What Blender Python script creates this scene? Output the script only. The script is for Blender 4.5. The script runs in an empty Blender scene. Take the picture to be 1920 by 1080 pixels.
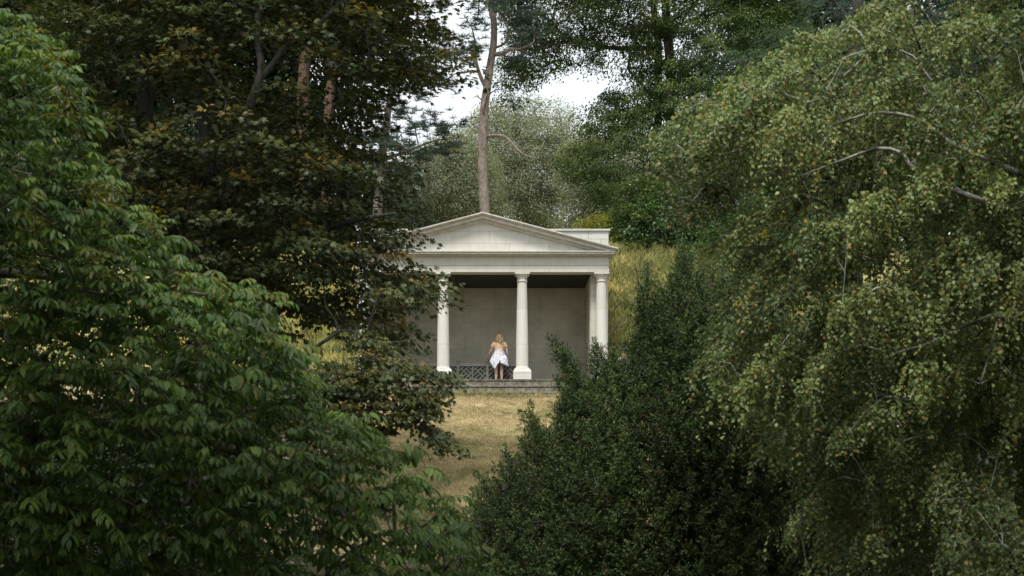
import bpy, bmesh, math, random
import numpy as np
from mathutils import Vector, Matrix

random.seed(7)
RNG = np.random.default_rng(11)
S = bpy.context.scene
COL = S.collection
F = 2750.0
HX, HY = 905.0, 1009.0
CZ = -5.37
CAMY = -50.0

# ---------------------------------------------------------------- helpers
def P(px, py, d):
    return np.array([(px - HX) * d / F, CAMY + d, CZ + (HY - py) * d / F])

def PV(px, py, d):
    return Vector(P(px, py, d))

def tag(o, label=None, cat=None, group=None, kind=None):
    if label: o['label'] = label
    if cat: o['category'] = cat
    if group: o['group'] = group
    if kind: o['kind'] = kind
    return o

def empty(name, loc, label, cat, group=None, rz=0.0):
    o = bpy.data.objects.new(name, None)
    o.empty_display_size = 0.3
    COL.objects.link(o)
    o.location = loc
    o.rotation_euler = (0, 0, rz)
    tag(o, label, cat, group)
    return o

def link(name, me, mat, parent=None, smooth=False):
    o = bpy.data.objects.new(name, me)
    COL.objects.link(o)
    if mat is not None:
        for m in (mat if isinstance(mat, (list, tuple)) else [mat]):
            me.materials.append(m)
    if parent is not None:
        o.parent = parent
        # mesh data are given in world coordinates: bring them into the parent's frame
        if not o.get('local'):
            M = parent_matrix(parent).inverted()
            me.transform(M)
    if smooth:
        me.polygons.foreach_set('use_smooth', [True] * len(me.polygons))
    me.update()
    return o

def parent_matrix(p):
    M = Matrix.Identity(4)
    while p is not None:
        M = Matrix.Translation(p.location) @ p.rotation_euler.to_matrix().to_4x4() @ M
        p = p.parent
    return M

def np_mesh(name, verts, loops, sizes, attrs=None):
    """attrs: dict name -> per face float array"""
    me = bpy.data.meshes.new(name)
    nv, nl, nf = len(verts), len(loops), len(sizes)
    me.vertices.add(nv); me.vertices.foreach_set('co', np.asarray(verts, dtype=np.float32).ravel())
    me.loops.add(nl); me.loops.foreach_set('vertex_index', np.asarray(loops, dtype=np.int32))
    me.polygons.add(nf)
    starts = np.concatenate([[0], np.cumsum(sizes)[:-1]]).astype(np.int32)
    me.polygons.foreach_set('loop_start', starts)
    me.polygons.foreach_set('loop_total', np.asarray(sizes, dtype=np.int32))
    if attrs:
        for k, a in attrs.items():
            at = me.attributes.new(k, 'FLOAT', 'FACE')
            at.data.foreach_set('value', np.asarray(a, dtype=np.float32))
    me.update(calc_edges=True)
    return me

def nrm(a):
    return a / np.maximum(np.linalg.norm(a, axis=-1, keepdims=True), 1e-9)

class MB:
    """collects boxes, prisms, lathes and tubes into one mesh"""
    def __init__(s):
        s.v = []; s.f = []
    def box(s, x0, x1, y0, y1, z0, z1):
        b = len(s.v)
        s.v += [(x, y, z) for z in (z0, z1) for y in (y0, y1) for x in (x0, x1)]
        s.f += [[b+i for i in q] for q in ((0,2,3,1),(4,5,7,6),(0,1,5,4),(2,6,7,3),(0,4,6,2),(1,3,7,5))]
        return s
    def prism(s, poly, y0, y1):
        """poly in xz counter-clockwise seen from -y, extruded along y"""
        b = len(s.v); n = len(poly)
        s.v += [(x, y0, z) for x, z in poly] + [(x, y1, z) for x, z in poly]
        s.f.append([b+i for i in range(n)])
        s.f.append([b+n+i for i in reversed(range(n))])
        for i in range(n):
            j = (i+1) % n
            s.f.append([b+i, b+n+i, b+n+j, b+j])
        return s
    def lathe(s, cx, cy, prof, seg=32):
        b = len(s.v); n = len(prof)
        for r, z in prof:
            for k in range(seg):
                a = 2*math.pi*k/seg
                s.v.append((cx + r*math.cos(a), cy + r*math.sin(a), z))
        for i in range(n-1):
            for k in range(seg):
                k2 = (k+1) % seg
                s.f.append([b+i*seg+k, b+i*seg+k2, b+(i+1)*seg+k2, b+(i+1)*seg+k])
        s.f.append([b+k for k in reversed(range(seg))])
        s.f.append([b+(n-1)*seg+k for k in range(seg)])
        return s
    def tube(s, pts, rads, seg=8):
        pts = [Vector(p) for p in pts]
        b = len(s.v); n = len(pts)
        ref = None
        for i, p in enumerate(pts):
            d = (pts[min(i+1, n-1)] - pts[max(i-1, 0)]).normalized()
            if ref is None:
                ref = d.orthogonal().normalized()
            ref = (ref - d*ref.dot(d)).normalized()
            bt = d.cross(ref)
            for k in range(seg):
                a = 2*math.pi*k/seg
                s.v.append(tuple(p + (ref*math.cos(a) + bt*math.sin(a))*rads[i]))
        for i in range(n-1):
            for k in range(seg):
                k2 = (k+1) % seg
                s.f.append([b+i*seg+k, b+i*seg+k2, b+(i+1)*seg+k2, b+(i+1)*seg+k])
        s.f.append([b+k for k in reversed(range(seg))])
        s.f.append([b+(n-1)*seg+k for k in range(seg)])
        return s
    def build(s, name, mat, parent=None, bevel=0, smooth=False, autosmooth=False):
        me = bpy.data.meshes.new(name)
        me.from_pydata(s.v, [], s.f)
        me.validate()
        o = link(name, me, mat, parent, smooth)
        if autosmooth:
            try:
                me.polygons.foreach_set('use_smooth', [True]*len(me.polygons))
                me.set_sharp_from_angle(angle=math.radians(35))
            except Exception:
                pass
        if bevel:
            m = o.modifiers.new('bevel', 'BEVEL'); m.width = bevel; m.segments = 2; m.limit_method = 'ANGLE'
        return o

# ---------------------------------------------------------------- materials
def new_mat(name):
    m = bpy.data.materials.new(name); m.use_nodes = True
    nt = m.node_tree; nt.nodes.clear()
    return m, nt, nt.nodes, nt.links

def nd(nodes, t, **kw):
    n = nodes.new(t)
    for k, v in kw.items():
        if k in n.inputs: n.inputs[k].default_value = v
        else: setattr(n, k, v)
    return n

def ramp(nodes, stops):
    r = nodes.new('ShaderNodeValToRGB')
    e = r.color_ramp.elements
    while len(e) < len(stops): e.new(0.5)
    for el, (p, c) in zip(e, stops):
        el.position = p; el.color = (c[0], c[1], c[2], 1)
    return r

def mixc(nodes, links, fac, a, b, mode='MIX'):
    m = nodes.new('ShaderNodeMix'); m.data_type = 'RGBA'; m.blend_type = mode
    for sock, v in ((m.inputs[0], fac), (m.inputs[6], a), (m.inputs[7], b)):
        if isinstance(v, bpy.types.NodeSocket): links.new(v, sock)
        elif isinstance(v, (int, float)): sock.default_value = v
        else: sock.default_value = (v[0], v[1], v[2], 1)
    return m.outputs[2]

def leaf_mat(name, cols, tint, trans=0.32, rough=0.5, spec=0.35):
    m, nt, N, L = new_mat(name)
    a = nd(N, 'ShaderNodeAttribute', attribute_name='rnd')
    t = nd(N, 'ShaderNodeAttribute', attribute_name='tint')
    r = ramp(N, [(i/(len(cols)-1), c) for i, c in enumerate(cols)])
    L.new(a.outputs['Fac'], r.inputs[0])
    tc = nd(N, 'ShaderNodeTexCoord')
    nz = nd(N, 'ShaderNodeTexNoise', Scale=0.9, Detail=2.0)
    L.new(tc.outputs['Object'], nz.inputs['Vector'])
    c = mixc(N, L, t.outputs['Fac'], r.outputs[0], tint)
    mr = nd(N, 'ShaderNodeMapRange'); mr.inputs[1].default_value = .3; mr.inputs[2].default_value = .7
    mr.inputs[3].default_value = .72; mr.inputs[4].default_value = 1.3
    L.new(nz.outputs[0], mr.inputs[0])
    sc = nd(N, 'ShaderNodeVectorMath', operation='SCALE')
    L.new(c, sc.inputs[0]); L.new(mr.outputs[0], sc.inputs['Scale'])
    b = nd(N, 'ShaderNodeBsdfPrincipled', Roughness=rough)
    b.inputs['Specular IOR Level'].default_value = spec
    L.new(sc.outputs[0], b.inputs['Base Color'])
    tr = nd(N, 'ShaderNodeBsdfTranslucent')
    yl = mixc(N, L, 0.5, sc.outputs[0], (1.25, 1.35, .55), 'MULTIPLY')
    L.new(yl, tr.inputs['Color'])
    mx = nd(N, 'ShaderNodeMixShader'); mx.inputs[0].default_value = trans
    L.new(b.outputs[0], mx.inputs[1]); L.new(tr.outputs[0], mx.inputs[2])
    o = nd(N, 'ShaderNodeOutputMaterial'); L.new(mx.outputs[0], o.inputs[0])
    return m

def bark_mat(name, c1, c2, scale=6.0, stretch=0.25, bump=0.02, patch=None):
    m, nt, N, L = new_mat(name)
    tc = nd(N, 'ShaderNodeTexCoord')
    mp = nd(N, 'ShaderNodeMapping'); mp.inputs['Scale'].default_value = (1, 1, stretch)
    L.new(tc.outputs['Object'], mp.inputs[0])
    nz = nd(N, 'ShaderNodeTexNoise', Scale=scale, Detail=8.0, Roughness=.7)
    L.new(mp.outputs[0], nz.inputs['Vector'])
    vo = nd(N, 'ShaderNodeTexVoronoi', Scale=scale*1.6); vo.feature = 'DISTANCE_TO_EDGE'
    L.new(mp.outputs[0], vo.inputs['Vector'])
    r = ramp(N, [(.3, c1), (.7, c2)])
    L.new(nz.outputs[0], r.inputs[0])
    r2 = ramp(N, [(0, (.35, .35, .35)), (.12, (1, 1, 1))])
    L.new(vo.outputs[0], r2.inputs[0])
    c = mixc(N, L, .75, r.outputs[0], r2.outputs[0], 'MULTIPLY')
    if patch:
        n2 = nd(N, 'ShaderNodeTexNoise', Scale=scale*.35, Detail=4.0)
        L.new(tc.outputs['Object'], n2.inputs['Vector'])
        r3 = ramp(N, [(.48, (0,0,0)), (.58, (1,1,1))]); L.new(n2.outputs[0], r3.inputs[0])
        c = mixc(N, L, r3.outputs[0], c, patch)
    b = nd(N, 'ShaderNodeBsdfPrincipled', Roughness=.85)
    b.inputs['Specular IOR Level'].default_value = .2
    L.new(c, b.inputs['Base Color'])
    bp = nd(N, 'ShaderNodeBump', Strength=.6, Distance=bump)
    L.new(nz.outputs[0], bp.inputs['Height']); L.new(bp.outputs[0], b.inputs['Normal'])
    o = nd(N, 'ShaderNodeOutputMaterial'); L.new(b.outputs[0], o.inputs[0])
    return m

def stone_mat(name, base, dark, joints=True, bw=1.1, bh=.46, stain=.35, jdark=.78, rough=.75, nscale=3.0, lichen=None):
    m, nt, N, L = new_mat(name)
    tc = nd(N, 'ShaderNodeTexCoord')
    sx = nd(N, 'ShaderNodeSeparateXYZ'); L.new(tc.outputs['Object'], sx.inputs[0])
    ad = nd(N, 'ShaderNodeMath', operation='ADD'); L.new(sx.outputs[0], ad.inputs[0]); L.new(sx.outputs[1], ad.inputs[1])
    cb = nd(N, 'ShaderNodeCombineXYZ'); L.new(ad.outputs[0], cb.inputs[0]); L.new(sx.outputs[2], cb.inputs[1])
    nz = nd(N, 'ShaderNodeTexNoise', Scale=nscale, Detail=7.0, Roughness=.65)
    L.new(tc.outputs['Object'], nz.inputs['Vector'])
    r = ramp(N, [(.32, dark), (.62, base)])
    L.new(nz.outputs[0], r.inputs[0])
    c = mixc(N, L, stain, base, r.outputs[0])
    # vertical weather streaks
    mp = nd(N, 'ShaderNodeMapping'); mp.inputs['Scale'].default_value = (2.2, 2.2, .22)
    L.new(tc.outputs['Object'], mp.inputs[0])
    n2 = nd(N, 'ShaderNodeTexNoise', Scale=2.5, Detail=5.0); L.new(mp.outputs[0], n2.inputs['Vector'])
    r2 = ramp(N, [(.34, (.8, .78, .73)), (.55, (1, 1, 1))]); L.new(n2.outputs[0], r2.inputs[0])
    c = mixc(N, L, .3, c, r2.outputs[0], 'MULTIPLY')
    if joints:
        bk = nd(N, 'ShaderNodeTexBrick', Scale=1.0)
        bk.inputs['Color1'].default_value = (1, 1, 1, 1); bk.inputs['Color2'].default_value = (.89, .885, .86, 1)
        bk.inputs['Mortar'].default_value = (jdark, jdark*.97, jdark*.9, 1)
        bk.inputs['Mortar Size'].default_value = .012
        bk.inputs['Brick Width'].default_value = bw; bk.inputs['Row Height'].default_value = bh
        L.new(cb.outputs[0], bk.inputs['Vector'])
        c = mixc(N, L, 1.0, c, bk.outputs[0], 'MULTIPLY')
    if lichen:
        n3 = nd(N, 'ShaderNodeTexNoise', Scale=7.0, Detail=9.0, Roughness=.75); L.new(tc.outputs['Object'], n3.inputs['Vector'])
        r3 = ramp(N, [(.47, (0,0,0)), (.6, (1,1,1))]); L.new(n3.outputs[0], r3.inputs[0])
        c = mixc(N, L, r3.outputs[0], c, lichen)
        n4 = nd(N, 'ShaderNodeTexNoise', Scale=11.0, Detail=6.0, Roughness=.7); L.new(mp.outputs[0], n4.inputs['Vector'])
        r4 = ramp(N, [(.6, (0,0,0)), (.68, (1,1,1))]); L.new(n4.outputs[0], r4.inputs[0])
        c = mixc(N, L, r4.outputs[0], c, (.42, .41, .36))
    b = nd(N, 'ShaderNodeBsdfPrincipled', Roughness=rough)
    b.inputs['Specular IOR Level'].default_value = .25
    L.new(c, b.inputs['Base Color'])
    bp = nd(N, 'ShaderNodeBump', Strength=.25, Distance=.01)
    L.new(nz.outputs[0], bp.inputs['Height']); L.new(bp.outputs[0], b.inputs['Normal'])
    o = nd(N, 'ShaderNodeOutputMaterial'); L.new(b.outputs[0], o.inputs[0])
    return m

def plain_mat(name, c1, c2, scale=20, rough=.7, spec=.3, sss=0):
    m, nt, N, L = new_mat(name)
    tc = nd(N, 'ShaderNodeTexCoord')
    nz = nd(N, 'ShaderNodeTexNoise', Scale=float(scale), Detail=5.0)
    L.new(tc.outputs['Object'], nz.inputs['Vector'])
    r = ramp(N, [(.35, c1), (.65, c2)]); L.new(nz.outputs[0], r.inputs[0])
    b = nd(N, 'ShaderNodeBsdfPrincipled', Roughness=rough)
    b.inputs['Specular IOR Level'].default_value = spec
    L.new(r.outputs[0], b.inputs['Base Color'])
    o = nd(N, 'ShaderNodeOutputMaterial'); L.new(b.outputs[0], o.inputs[0])
    return m

# ---------------------------------------------------------------- terrain
def ground_z(x, y):
    x = np.asarray(x, dtype=float); y = np.asarray(y, dtype=float)
    lawn = np.where(y > -1.1, -.62, -.62 + (y + 1.1) * .232)
    lawn = np.where(y < -20, np.maximum(-5.0 + (y + 20) * .26, -7.6 + .1*np.exp(-(np.clip(y, -60, -20)+20)**2/400)), lawn)
    foot = -1.3 - np.clip((np.abs(x) - 8) * .12, 0, 3)
    t = np.clip((y - foot) / (8.6 - foot), 0, 1)
    bank = -.62 + 6.7 * (t * .85 + .15 * t * t * (3 - 2 * t))
    z = np.maximum(lawn, np.where(y > foot, bank, -99))
    z = z + np.clip(y - 9, 0, 200) * .035
    z = z + .05 * np.sin(x * 1.3 + y * .6) * np.sin(y * .9 - x * .4) + .16 * np.sin(x * .31 + 1) * np.sin(y * .27) * np.clip(np.abs(y) / 10, 0, 1)
    return z

def gz(x, y):
    return float(ground_z(x, y))

def build_ground(mat):
    xs = np.unique(np.concatenate([np.linspace(-260, -30, 24), np.linspace(-30, 30, 181), np.linspace(30, 260, 24), [-4.25, -4.1, 4.1, 4.25]]))
    ys = np.unique(np.concatenate([np.linspace(-120, -60, 10), np.linspace(-60, -22, 60), np.linspace(-22, 14, 150), np.linspace(14, 300, 50), [-.1, 5.35, 5.42]]))
    X, Y = np.meshgrid(xs, ys)
    Z = ground_z(X, Y)
    inside = (np.abs(X) <= 4.15) & (Y > -1.25) & (Y < 5.38)
    Z[inside] = -.85
    st = (np.abs(X) <= 4.26) & (Y > -1.6) & (Y <= 0.4)
    Z[st] = np.minimum(Z[st], -.62)
    V = np.stack([X, Y, Z], -1).reshape(-1, 3)
    ny, nx = X.shape
    i = np.arange(ny - 1)[:, None] * nx + np.arange(nx - 1)[None, :]
    q = np.stack([i, i + 1, i + nx + 1, i + nx], -1).reshape(-1, 4)
    me = np_mesh('ground', V, q.ravel(), np.full(len(q), 4))
    o = link('ground', me, mat, smooth=True)
    tag(o, kind='structure')
    return o

def ground_material():
    m, nt, N, L = new_mat('dry_meadow')
    tc = nd(N, 'ShaderNodeTexCoord')
    g = nd(N, 'ShaderNodeNewGeometry')
    n1 = nd(N, 'ShaderNodeTexNoise', Scale=.7, Detail=6.0, Roughness=.7); L.new(tc.outputs['Object'], n1.inputs['Vector'])
    n2 = nd(N, 'ShaderNodeTexNoise', Scale=9.0, Detail=6.0, Roughness=.75); L.new(tc.outputs['Object'], n2.inputs['Vector'])
    straw = ramp(N, [(.32, (.14, .095, .05)), (.5, (.42, .325, .18)), (.7, (.58, .475, .29))]); L.new(n2.outputs[0], straw.inputs[0])
    green = ramp(N, [(.3, (.07, .085, .02)), (.7, (.22, .22, .06))]); L.new(n2.outputs[0], green.inputs[0])
    f = ramp(N, [(.42, (0,0,0)), (.62, (1,1,1))]); L.new(n1.outputs[0], f.inputs[0])
    sc = nd(N, 'ShaderNodeMath', operation='MULTIPLY'); L.new(f.outputs[0], sc.inputs[0]); sc.inputs[1].default_value = .85
    c = mixc(N, L, sc.outputs[0], straw.outputs[0], green.outputs[0])
    sx = nd(N, 'ShaderNodeSeparateXYZ'); L.new(tc.outputs['Object'], sx.inputs[0])
    up = nd(N, 'ShaderNodeMapRange'); up.inputs[1].default_value = -.6; up.inputs[2].default_value = 0.6
    L.new(sx.outputs[2], up.inputs[0])
    n3 = nd(N, 'ShaderNodeTexNoise', Scale=1.6, Detail=5.0); L.new(tc.outputs['Object'], n3.inputs['Vector'])
    bk = ramp(N, [(.35, (.16, .17, .05)), (.5, (.38, .34, .12)), (.68, (.48, .41, .18))]); L.new(n3.outputs[0], bk.inputs[0])
    c = mixc(N, L, up.outputs[0], c, bk.outputs[0])
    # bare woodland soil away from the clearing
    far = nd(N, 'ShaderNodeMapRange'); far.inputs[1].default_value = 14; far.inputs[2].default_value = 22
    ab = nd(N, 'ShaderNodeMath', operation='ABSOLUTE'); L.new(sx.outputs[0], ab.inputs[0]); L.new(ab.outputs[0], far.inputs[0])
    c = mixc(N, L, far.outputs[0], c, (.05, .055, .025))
    # soil and litter under the trees round the lawn, darkened to carry their shade
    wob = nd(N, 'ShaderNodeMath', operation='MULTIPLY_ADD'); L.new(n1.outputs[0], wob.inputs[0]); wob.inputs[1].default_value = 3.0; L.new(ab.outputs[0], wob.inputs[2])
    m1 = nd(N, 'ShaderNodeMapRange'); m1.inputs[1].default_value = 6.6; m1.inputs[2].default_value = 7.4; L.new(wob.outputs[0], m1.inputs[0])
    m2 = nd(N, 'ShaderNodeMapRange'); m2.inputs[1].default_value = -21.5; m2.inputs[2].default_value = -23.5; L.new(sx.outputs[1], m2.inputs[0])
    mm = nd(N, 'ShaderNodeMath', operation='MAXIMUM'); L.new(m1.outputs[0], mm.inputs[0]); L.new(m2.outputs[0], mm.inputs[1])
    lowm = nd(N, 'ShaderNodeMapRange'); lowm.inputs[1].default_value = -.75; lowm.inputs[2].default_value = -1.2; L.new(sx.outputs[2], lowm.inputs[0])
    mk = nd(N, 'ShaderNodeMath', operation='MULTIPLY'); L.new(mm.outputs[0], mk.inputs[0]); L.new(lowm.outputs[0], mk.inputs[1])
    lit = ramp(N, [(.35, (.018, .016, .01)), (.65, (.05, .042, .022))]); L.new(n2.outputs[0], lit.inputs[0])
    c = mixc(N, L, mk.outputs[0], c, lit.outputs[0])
    b = nd(N, 'ShaderNodeBsdfPrincipled', Roughness=.95); b.inputs['Specular IOR Level'].default_value = .1
    L.new(c, b.inputs['Base Color'])
    bp = nd(N, 'ShaderNodeBump', Strength=.8, Distance=.06); L.new(n2.outputs[0], bp.inputs['Height']); L.new(bp.outputs[0], b.inputs['Normal'])
    o = nd(N, 'ShaderNodeOutputMaterial'); L.new(b.outputs[0], o.inputs[0])
    return m

def grass_field(name, pts, hmin, hmax, w, per, spread, mat, label, lean=.35, tintf=None):
    """pts (N,2) tuft spots; 'per' blades each; blade = bent quad+tri strip"""
    n = len(pts)
    base = np.repeat(pts, per, axis=0)
    base = base + RNG.normal(0, spread, base.shape)
    z = ground_z(base[:, 0], base[:, 1]) - .01
    B = np.column_stack([base, z])
    M = len(B)
    h = RNG.uniform(hmin, hmax, M) * np.repeat(RNG.uniform(.6, 1.15, n), per)
    ang = RNG.uniform(0, 2*np.pi, M)
    ld = np.column_stack([np.cos(ang), np.sin(ang), np.zeros(M)]) * (h * RNG.uniform(.05, lean, M))[:, None]
    wa = RNG.uniform(0, 2*np.pi, M)
    wd = np.column_stack([np.cos(wa), np.sin(wa), np.zeros(M)]) * (w * RNG.uniform(.6, 1.3, M))[:, None]
    up = np.array([0, 0, 1.0])
    v0 = B - wd/2; v1 = B + wd/2
    mid = B + ld*.35 + up*(h*.6)[:, None]
    v2 = mid + wd*.35; v3 = mid - wd*.35
    tip = B + ld*1.2 + up*h[:, None]
    V = np.stack([v0, v1, v2, v3, tip], 1).reshape(-1, 3)
    o = np.arange(M)[:, None] * 5
    loops = (o + np.array([0, 1, 2, 3, 3, 2, 4])[None, :]).ravel()
    sizes = np.tile([4, 3], M)
    rnd = np.repeat(np.clip(np.repeat(RNG.uniform(0, 1, n), per)*.6 + RNG.uniform(0, .4, M), 0, 1), 2)
    tint = np.repeat(np.repeat(tintf(pts) if tintf else np.zeros(n), per), 2)
    me = np_mesh(name, V, loops, sizes, {'rnd': rnd, 'tint': tint})
    ob = link(name, me, mat)
    tag(ob, label, 'grass', kind='stuff')
    return ob

# ---------------------------------------------------------------- foliage tools
def inpoly(pts, poly):
    x, y = pts[:, 0], pts[:, 1]
    r = np.zeros(len(pts), bool)
    n = len(poly)
    for i in range(n):
        x1, y1 = poly[i]; x2, y2 = poly[(i+1) % n]
        c = ((y1 > y) != (y2 > y)) & (x < (x2-x1)*(y-y1)/((y2-y1) if y2 != y1 else 1e-9) + x1)
        r ^= c
    return r

def edge_dist(pts, poly):
    d = np.full(len(pts), 1e9)
    n = len(poly)
    for i in range(n):
        a = np.array(poly[i], float); b = np.array(poly[(i+1) % n], float)
        ab = b - a; t = np.clip(((pts - a) @ ab) / max(ab @ ab, 1e-9), 0, 1)
        d = np.minimum(d, np.linalg.norm(pts - (a + t[:, None]*ab), axis=1))
    return d

def sample_crown(poly, n, d0, thick, R=160., mind=0, front=1.35, holes=(), seed=0):
    """points filling a crown whose outline is a polygon at distance d0; bulges by 'thick' metres front and back"""
    rg = np.random.default_rng(seed)
    A = np.array(poly, float)
    lo, hi = A.min(0), A.max(0)
    out = []
    tot = 0
    while tot < n:
        p = rg.uniform(lo, hi, (n*4, 2))
        p = p[inpoly(p, poly)]
        for (hx, hy, hrx, hry, pr) in holes:
            ins = ((p[:, 0]-hx)/hrx)**2 + ((p[:, 1]-hy)/hry)**2 < 1
            p = p[~(ins & (rg.uniform(0, 1, len(p)) < pr))]
        out.append(p); tot += len(p)
    p = np.concatenate(out)[:n]
    e = np.sqrt(np.clip(edge_dist(p, poly)/R, 0, 1))
    u = rg.uniform(0, 1, n)**front*2 - 1
    d = d0 + u*thick*(.25 + .75*e)
    X = (p[:, 0]-HX)*d/F; Z = CZ + (HY-p[:, 1])*d/F
    Q = np.column_stack([X, CAMY+d, Z])
    Q = Q[Q[:, 2] > ground_z(Q[:, 0], Q[:, 1]) + .15]
    return Q

def lumpy(Q, s, thr, seed=0):
    r = np.random.default_rng(seed); v = np.zeros(len(Q))
    for k in range(5):
        w_ = r.normal(0, 1, 3); w_ = w_/np.linalg.norm(w_)*s*r.uniform(.7, 1.5)
        v += np.sin(Q @ w_ + r.uniform(0, 6))
    return Q[v > thr]

def thin(pts, r):
    """poisson-like thinning"""
    keep = []
    K = np.zeros((0, 3))
    for p in pts:
        if len(K) == 0 or np.min(((K-p)**2).sum(1)) > r*r:
            K = np.vstack([K, p])
    return K

def skeleton(seeds, targets, seg=.5, sag=.12, jit=.05, rtip=.006, expo=.46, rmax=.2, up_pref=.3):
    """seeds: list of (points Nx3, radii N). Greedy attachment of every target to the nearest branch node."""
    pos, par, rad, fixed = [], [], [], []
    for pts, rr in seeds:
        pts = np.asarray(pts, float)
        first = True
        for i in range(len(pts)-1):
            L = np.linalg.norm(pts[i+1]-pts[i]); k = max(1, int(L/ (seg*.7)))
            for j in range(k):
                t = j/k
                pos.append(pts[i]*(1-t)+pts[i+1]*t); rad.append(rr[i]*(1-t)+rr[i+1]*t)
                par.append(-1 if first else len(pos)-2); fixed.append(True); first = False
        pos.append(pts[-1]); rad.append(rr[-1]); par.append(len(pos)-2); fixed.append(True)
    nseed = len(pos)
    seedp = np.array(pos)
    d = np.array([np.min(((seedp-t)**2).sum(1)) for t in targets])
    order = np.argsort(d)
    cap = nseed + len(targets)*40
    A = np.zeros((cap, 3)); A[:nseed] = seedp; n = nseed
    ends = np.zeros(len(targets), int)
    for ti in order:
        t = targets[ti]
        v = A[:n]-t
        dist = np.sqrt((v**2).sum(1))
        cost = dist + up_pref*np.clip(v[:, 2], 0, None)
        j = int(np.argmin(cost)); L = dist[j]
        k = max(1, min(38, int(round(L/seg))))
        a = A[j].copy(); prev = j
        for s in range(1, k+1):
            f = s/k
            q = a*(1-f)+t*f
            q = q + np.array([0, 0, math.sin(math.pi*f)*L*sag])
            if s < k: q = q + RNG.normal(0, jit*seg, 3)
            A[n] = q; par.append(prev); rad.append(0); fixed.append(False); prev = n; n += 1
        ends[ti] = prev
    A = A[:n]; par = np.array(par); rad = np.array(rad)
    cnt = np.zeros(n)
    cnt[ends] += 1
    for i in range(n-1, nseed-1, -1):
        if par[i] >= 0: cnt[par[i]] += cnt[i]
    for i in range(nseed, n):
        r = rtip*max(cnt[i], 1)**expo
        rad[i] = min(r, rmax)
        if par[i] >= 0 and par[i] < nseed: rad[i] = min(rad[i], rad[par[i]]*.85)
    for i in range(nseed, n):
        rad[i] = min(rad[i], rad[par[i]])
    return A, par, rad, nseed, ends

def frusta(A, B, ra, rb, seg=5):
    """independent tapered cylinders from A to B as arrays"""
    n = len(A)
    d = nrm(B-A)
    ref = np.where(np.abs(d[:, 2:3]) > .9, np.array([[1., 0, 0]]), np.array([[0, 0, 1.]]))
    u = nrm(np.cross(d, ref)); v = np.cross(d, u)
    ang = 2*np.pi*np.arange(seg)/seg
    ring = u[:, None, :]*np.cos(ang)[None, :, None] + v[:, None, :]*np.sin(ang)[None, :, None]
    V = np.concatenate([A[:, None, :]+ring*ra[:, None, None], B[:, None, :]+ring*rb[:, None, None]], 1).reshape(-1, 3)
    k = np.arange(seg); k2 = (k+1) % seg
    q = np.stack([k, k2, k2+seg, k+seg], -1)
    loops = (np.arange(n)[:, None, None]*(2*seg) + q[None]).reshape(-1)
    return V, loops, n*seg

def wood(name, skel, mat, parent, seg=6, minr=0, lo=None, hi=None):
    A, par, rad, ns, _ = skel
    i = np.arange(len(A)); m = par >= 0
    if lo is not None: m &= i >= lo
    if hi is not None: m &= i < hi
    i = i[m]
    a = A[par[i]]; b = A[i]
    dd = nrm(b-a)
    b = b + dd*(rad[i]*.3)[:, None]
    ra = np.minimum(rad[par[i]], np.where(par[i] < ns, np.where(i < ns, rad[par[i]], rad[i]*1.25), rad[par[i]]))
    V, loops, nf = frusta(a, b, ra, rad[i], seg)
    me = np_mesh(name, V, loops, np.full(nf, 4))
    return link(name, me, mat, parent, smooth=True)

def leaves(name, tv, tf, pos, ax, nr, size, rnd, tint, mat, parent=None, squash=None, link_it=True):
    tv = np.array(tv, float)
    X = nrm(ax); Z = nr - X*np.sum(nr*X, 1, keepdims=True); Z = nrm(Z + 1e-6)
    Y = np.cross(Z, X)
    n = len(pos); K = len(tv)
    V = pos[:, None, :] + size[:, None, None]*(tv[None, :, 0:1]*X[:, None, :] + tv[None, :, 1:2]*Y[:, None, :] + tv[None, :, 2:3]*Z[:, None, :])
    fl = np.concatenate([np.array(f) for f in tf]); fs = np.array([len(f) for f in tf])
    loops = (np.arange(n)[:, None]*K + fl[None, :]).ravel()
    sizes = np.tile(fs, n)
    me = np_mesh(name, V.reshape(-1, 3), loops, sizes, {'rnd': np.repeat(rnd, len(fs)), 'tint': np.repeat(tint, len(fs))})
    if not link_it: return me
    return link(name, me, mat, parent)

# leaf templates: x along, y across, z normal
T_OVATE = ([(0,0,0), (.3,.17,.035), (.3,0,-.02), (.3,-.17,.035), (.68,.15,.0), (.68,0,-.06), (.68,-.15,.0), (1,0,-.16)],
           [(0,2,1), (0,3,2), (1,2,5,4), (2,3,6,5), (4,5,7), (5,6,7)])
T_RHOMB = ([(0,0,0), (.42,.36,.06), (1,0,-.08), (.42,-.36,.06)], [(0,3,2,1)])
T_OVAL = ([(0,0,0), (.35,.27,.05), (.8,.2,.0), (1,0,-.08), (.8,-.2,0), (.35,-.27,.05)], [(0,5,4,3,2,1)])
T_NEEDLE = ([(0,-.11,0), (.6,-.13,0), (1,0,.03), (.6,.13,0), (0,.11,0)], [(0,1,2,3,4)])
T_PINE = ([(0,-.03,0), (1,-.02,0), (1,.02,0), (0,.03,0)], [(0,1,2,3)])
def _maple():
    v = [(.28, 0, 0)]
    tips = [(-75, .42), (-40, .62), (0, .74), (40, .62), (75, .42)]
    notch = [(-115, .2), (-56, .3), (-19, .36), (19, .36), (56, .3), (115, .2)]
    pts = []
    for i in range(5):
        a, r = notch[i]; pts.append((.28+r*math.cos(math.radians(a)), r*math.sin(math.radians(a)), .02))
        a, r = tips[i]; pts.append((.28+r*math.cos(math.radians(a)), r*math.sin(math.radians(a)), -.07))
    a, r = notch[5]; pts.append((.28+r*math.cos(math.radians(a)), r*math.sin(math.radians(a)), .02))
    v += pts
    f = [(0, 1+2*i, 2+2*i, 3+2*i) for i in range(5)]
    f.append((0, 11, 1))
    return v, f
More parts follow.
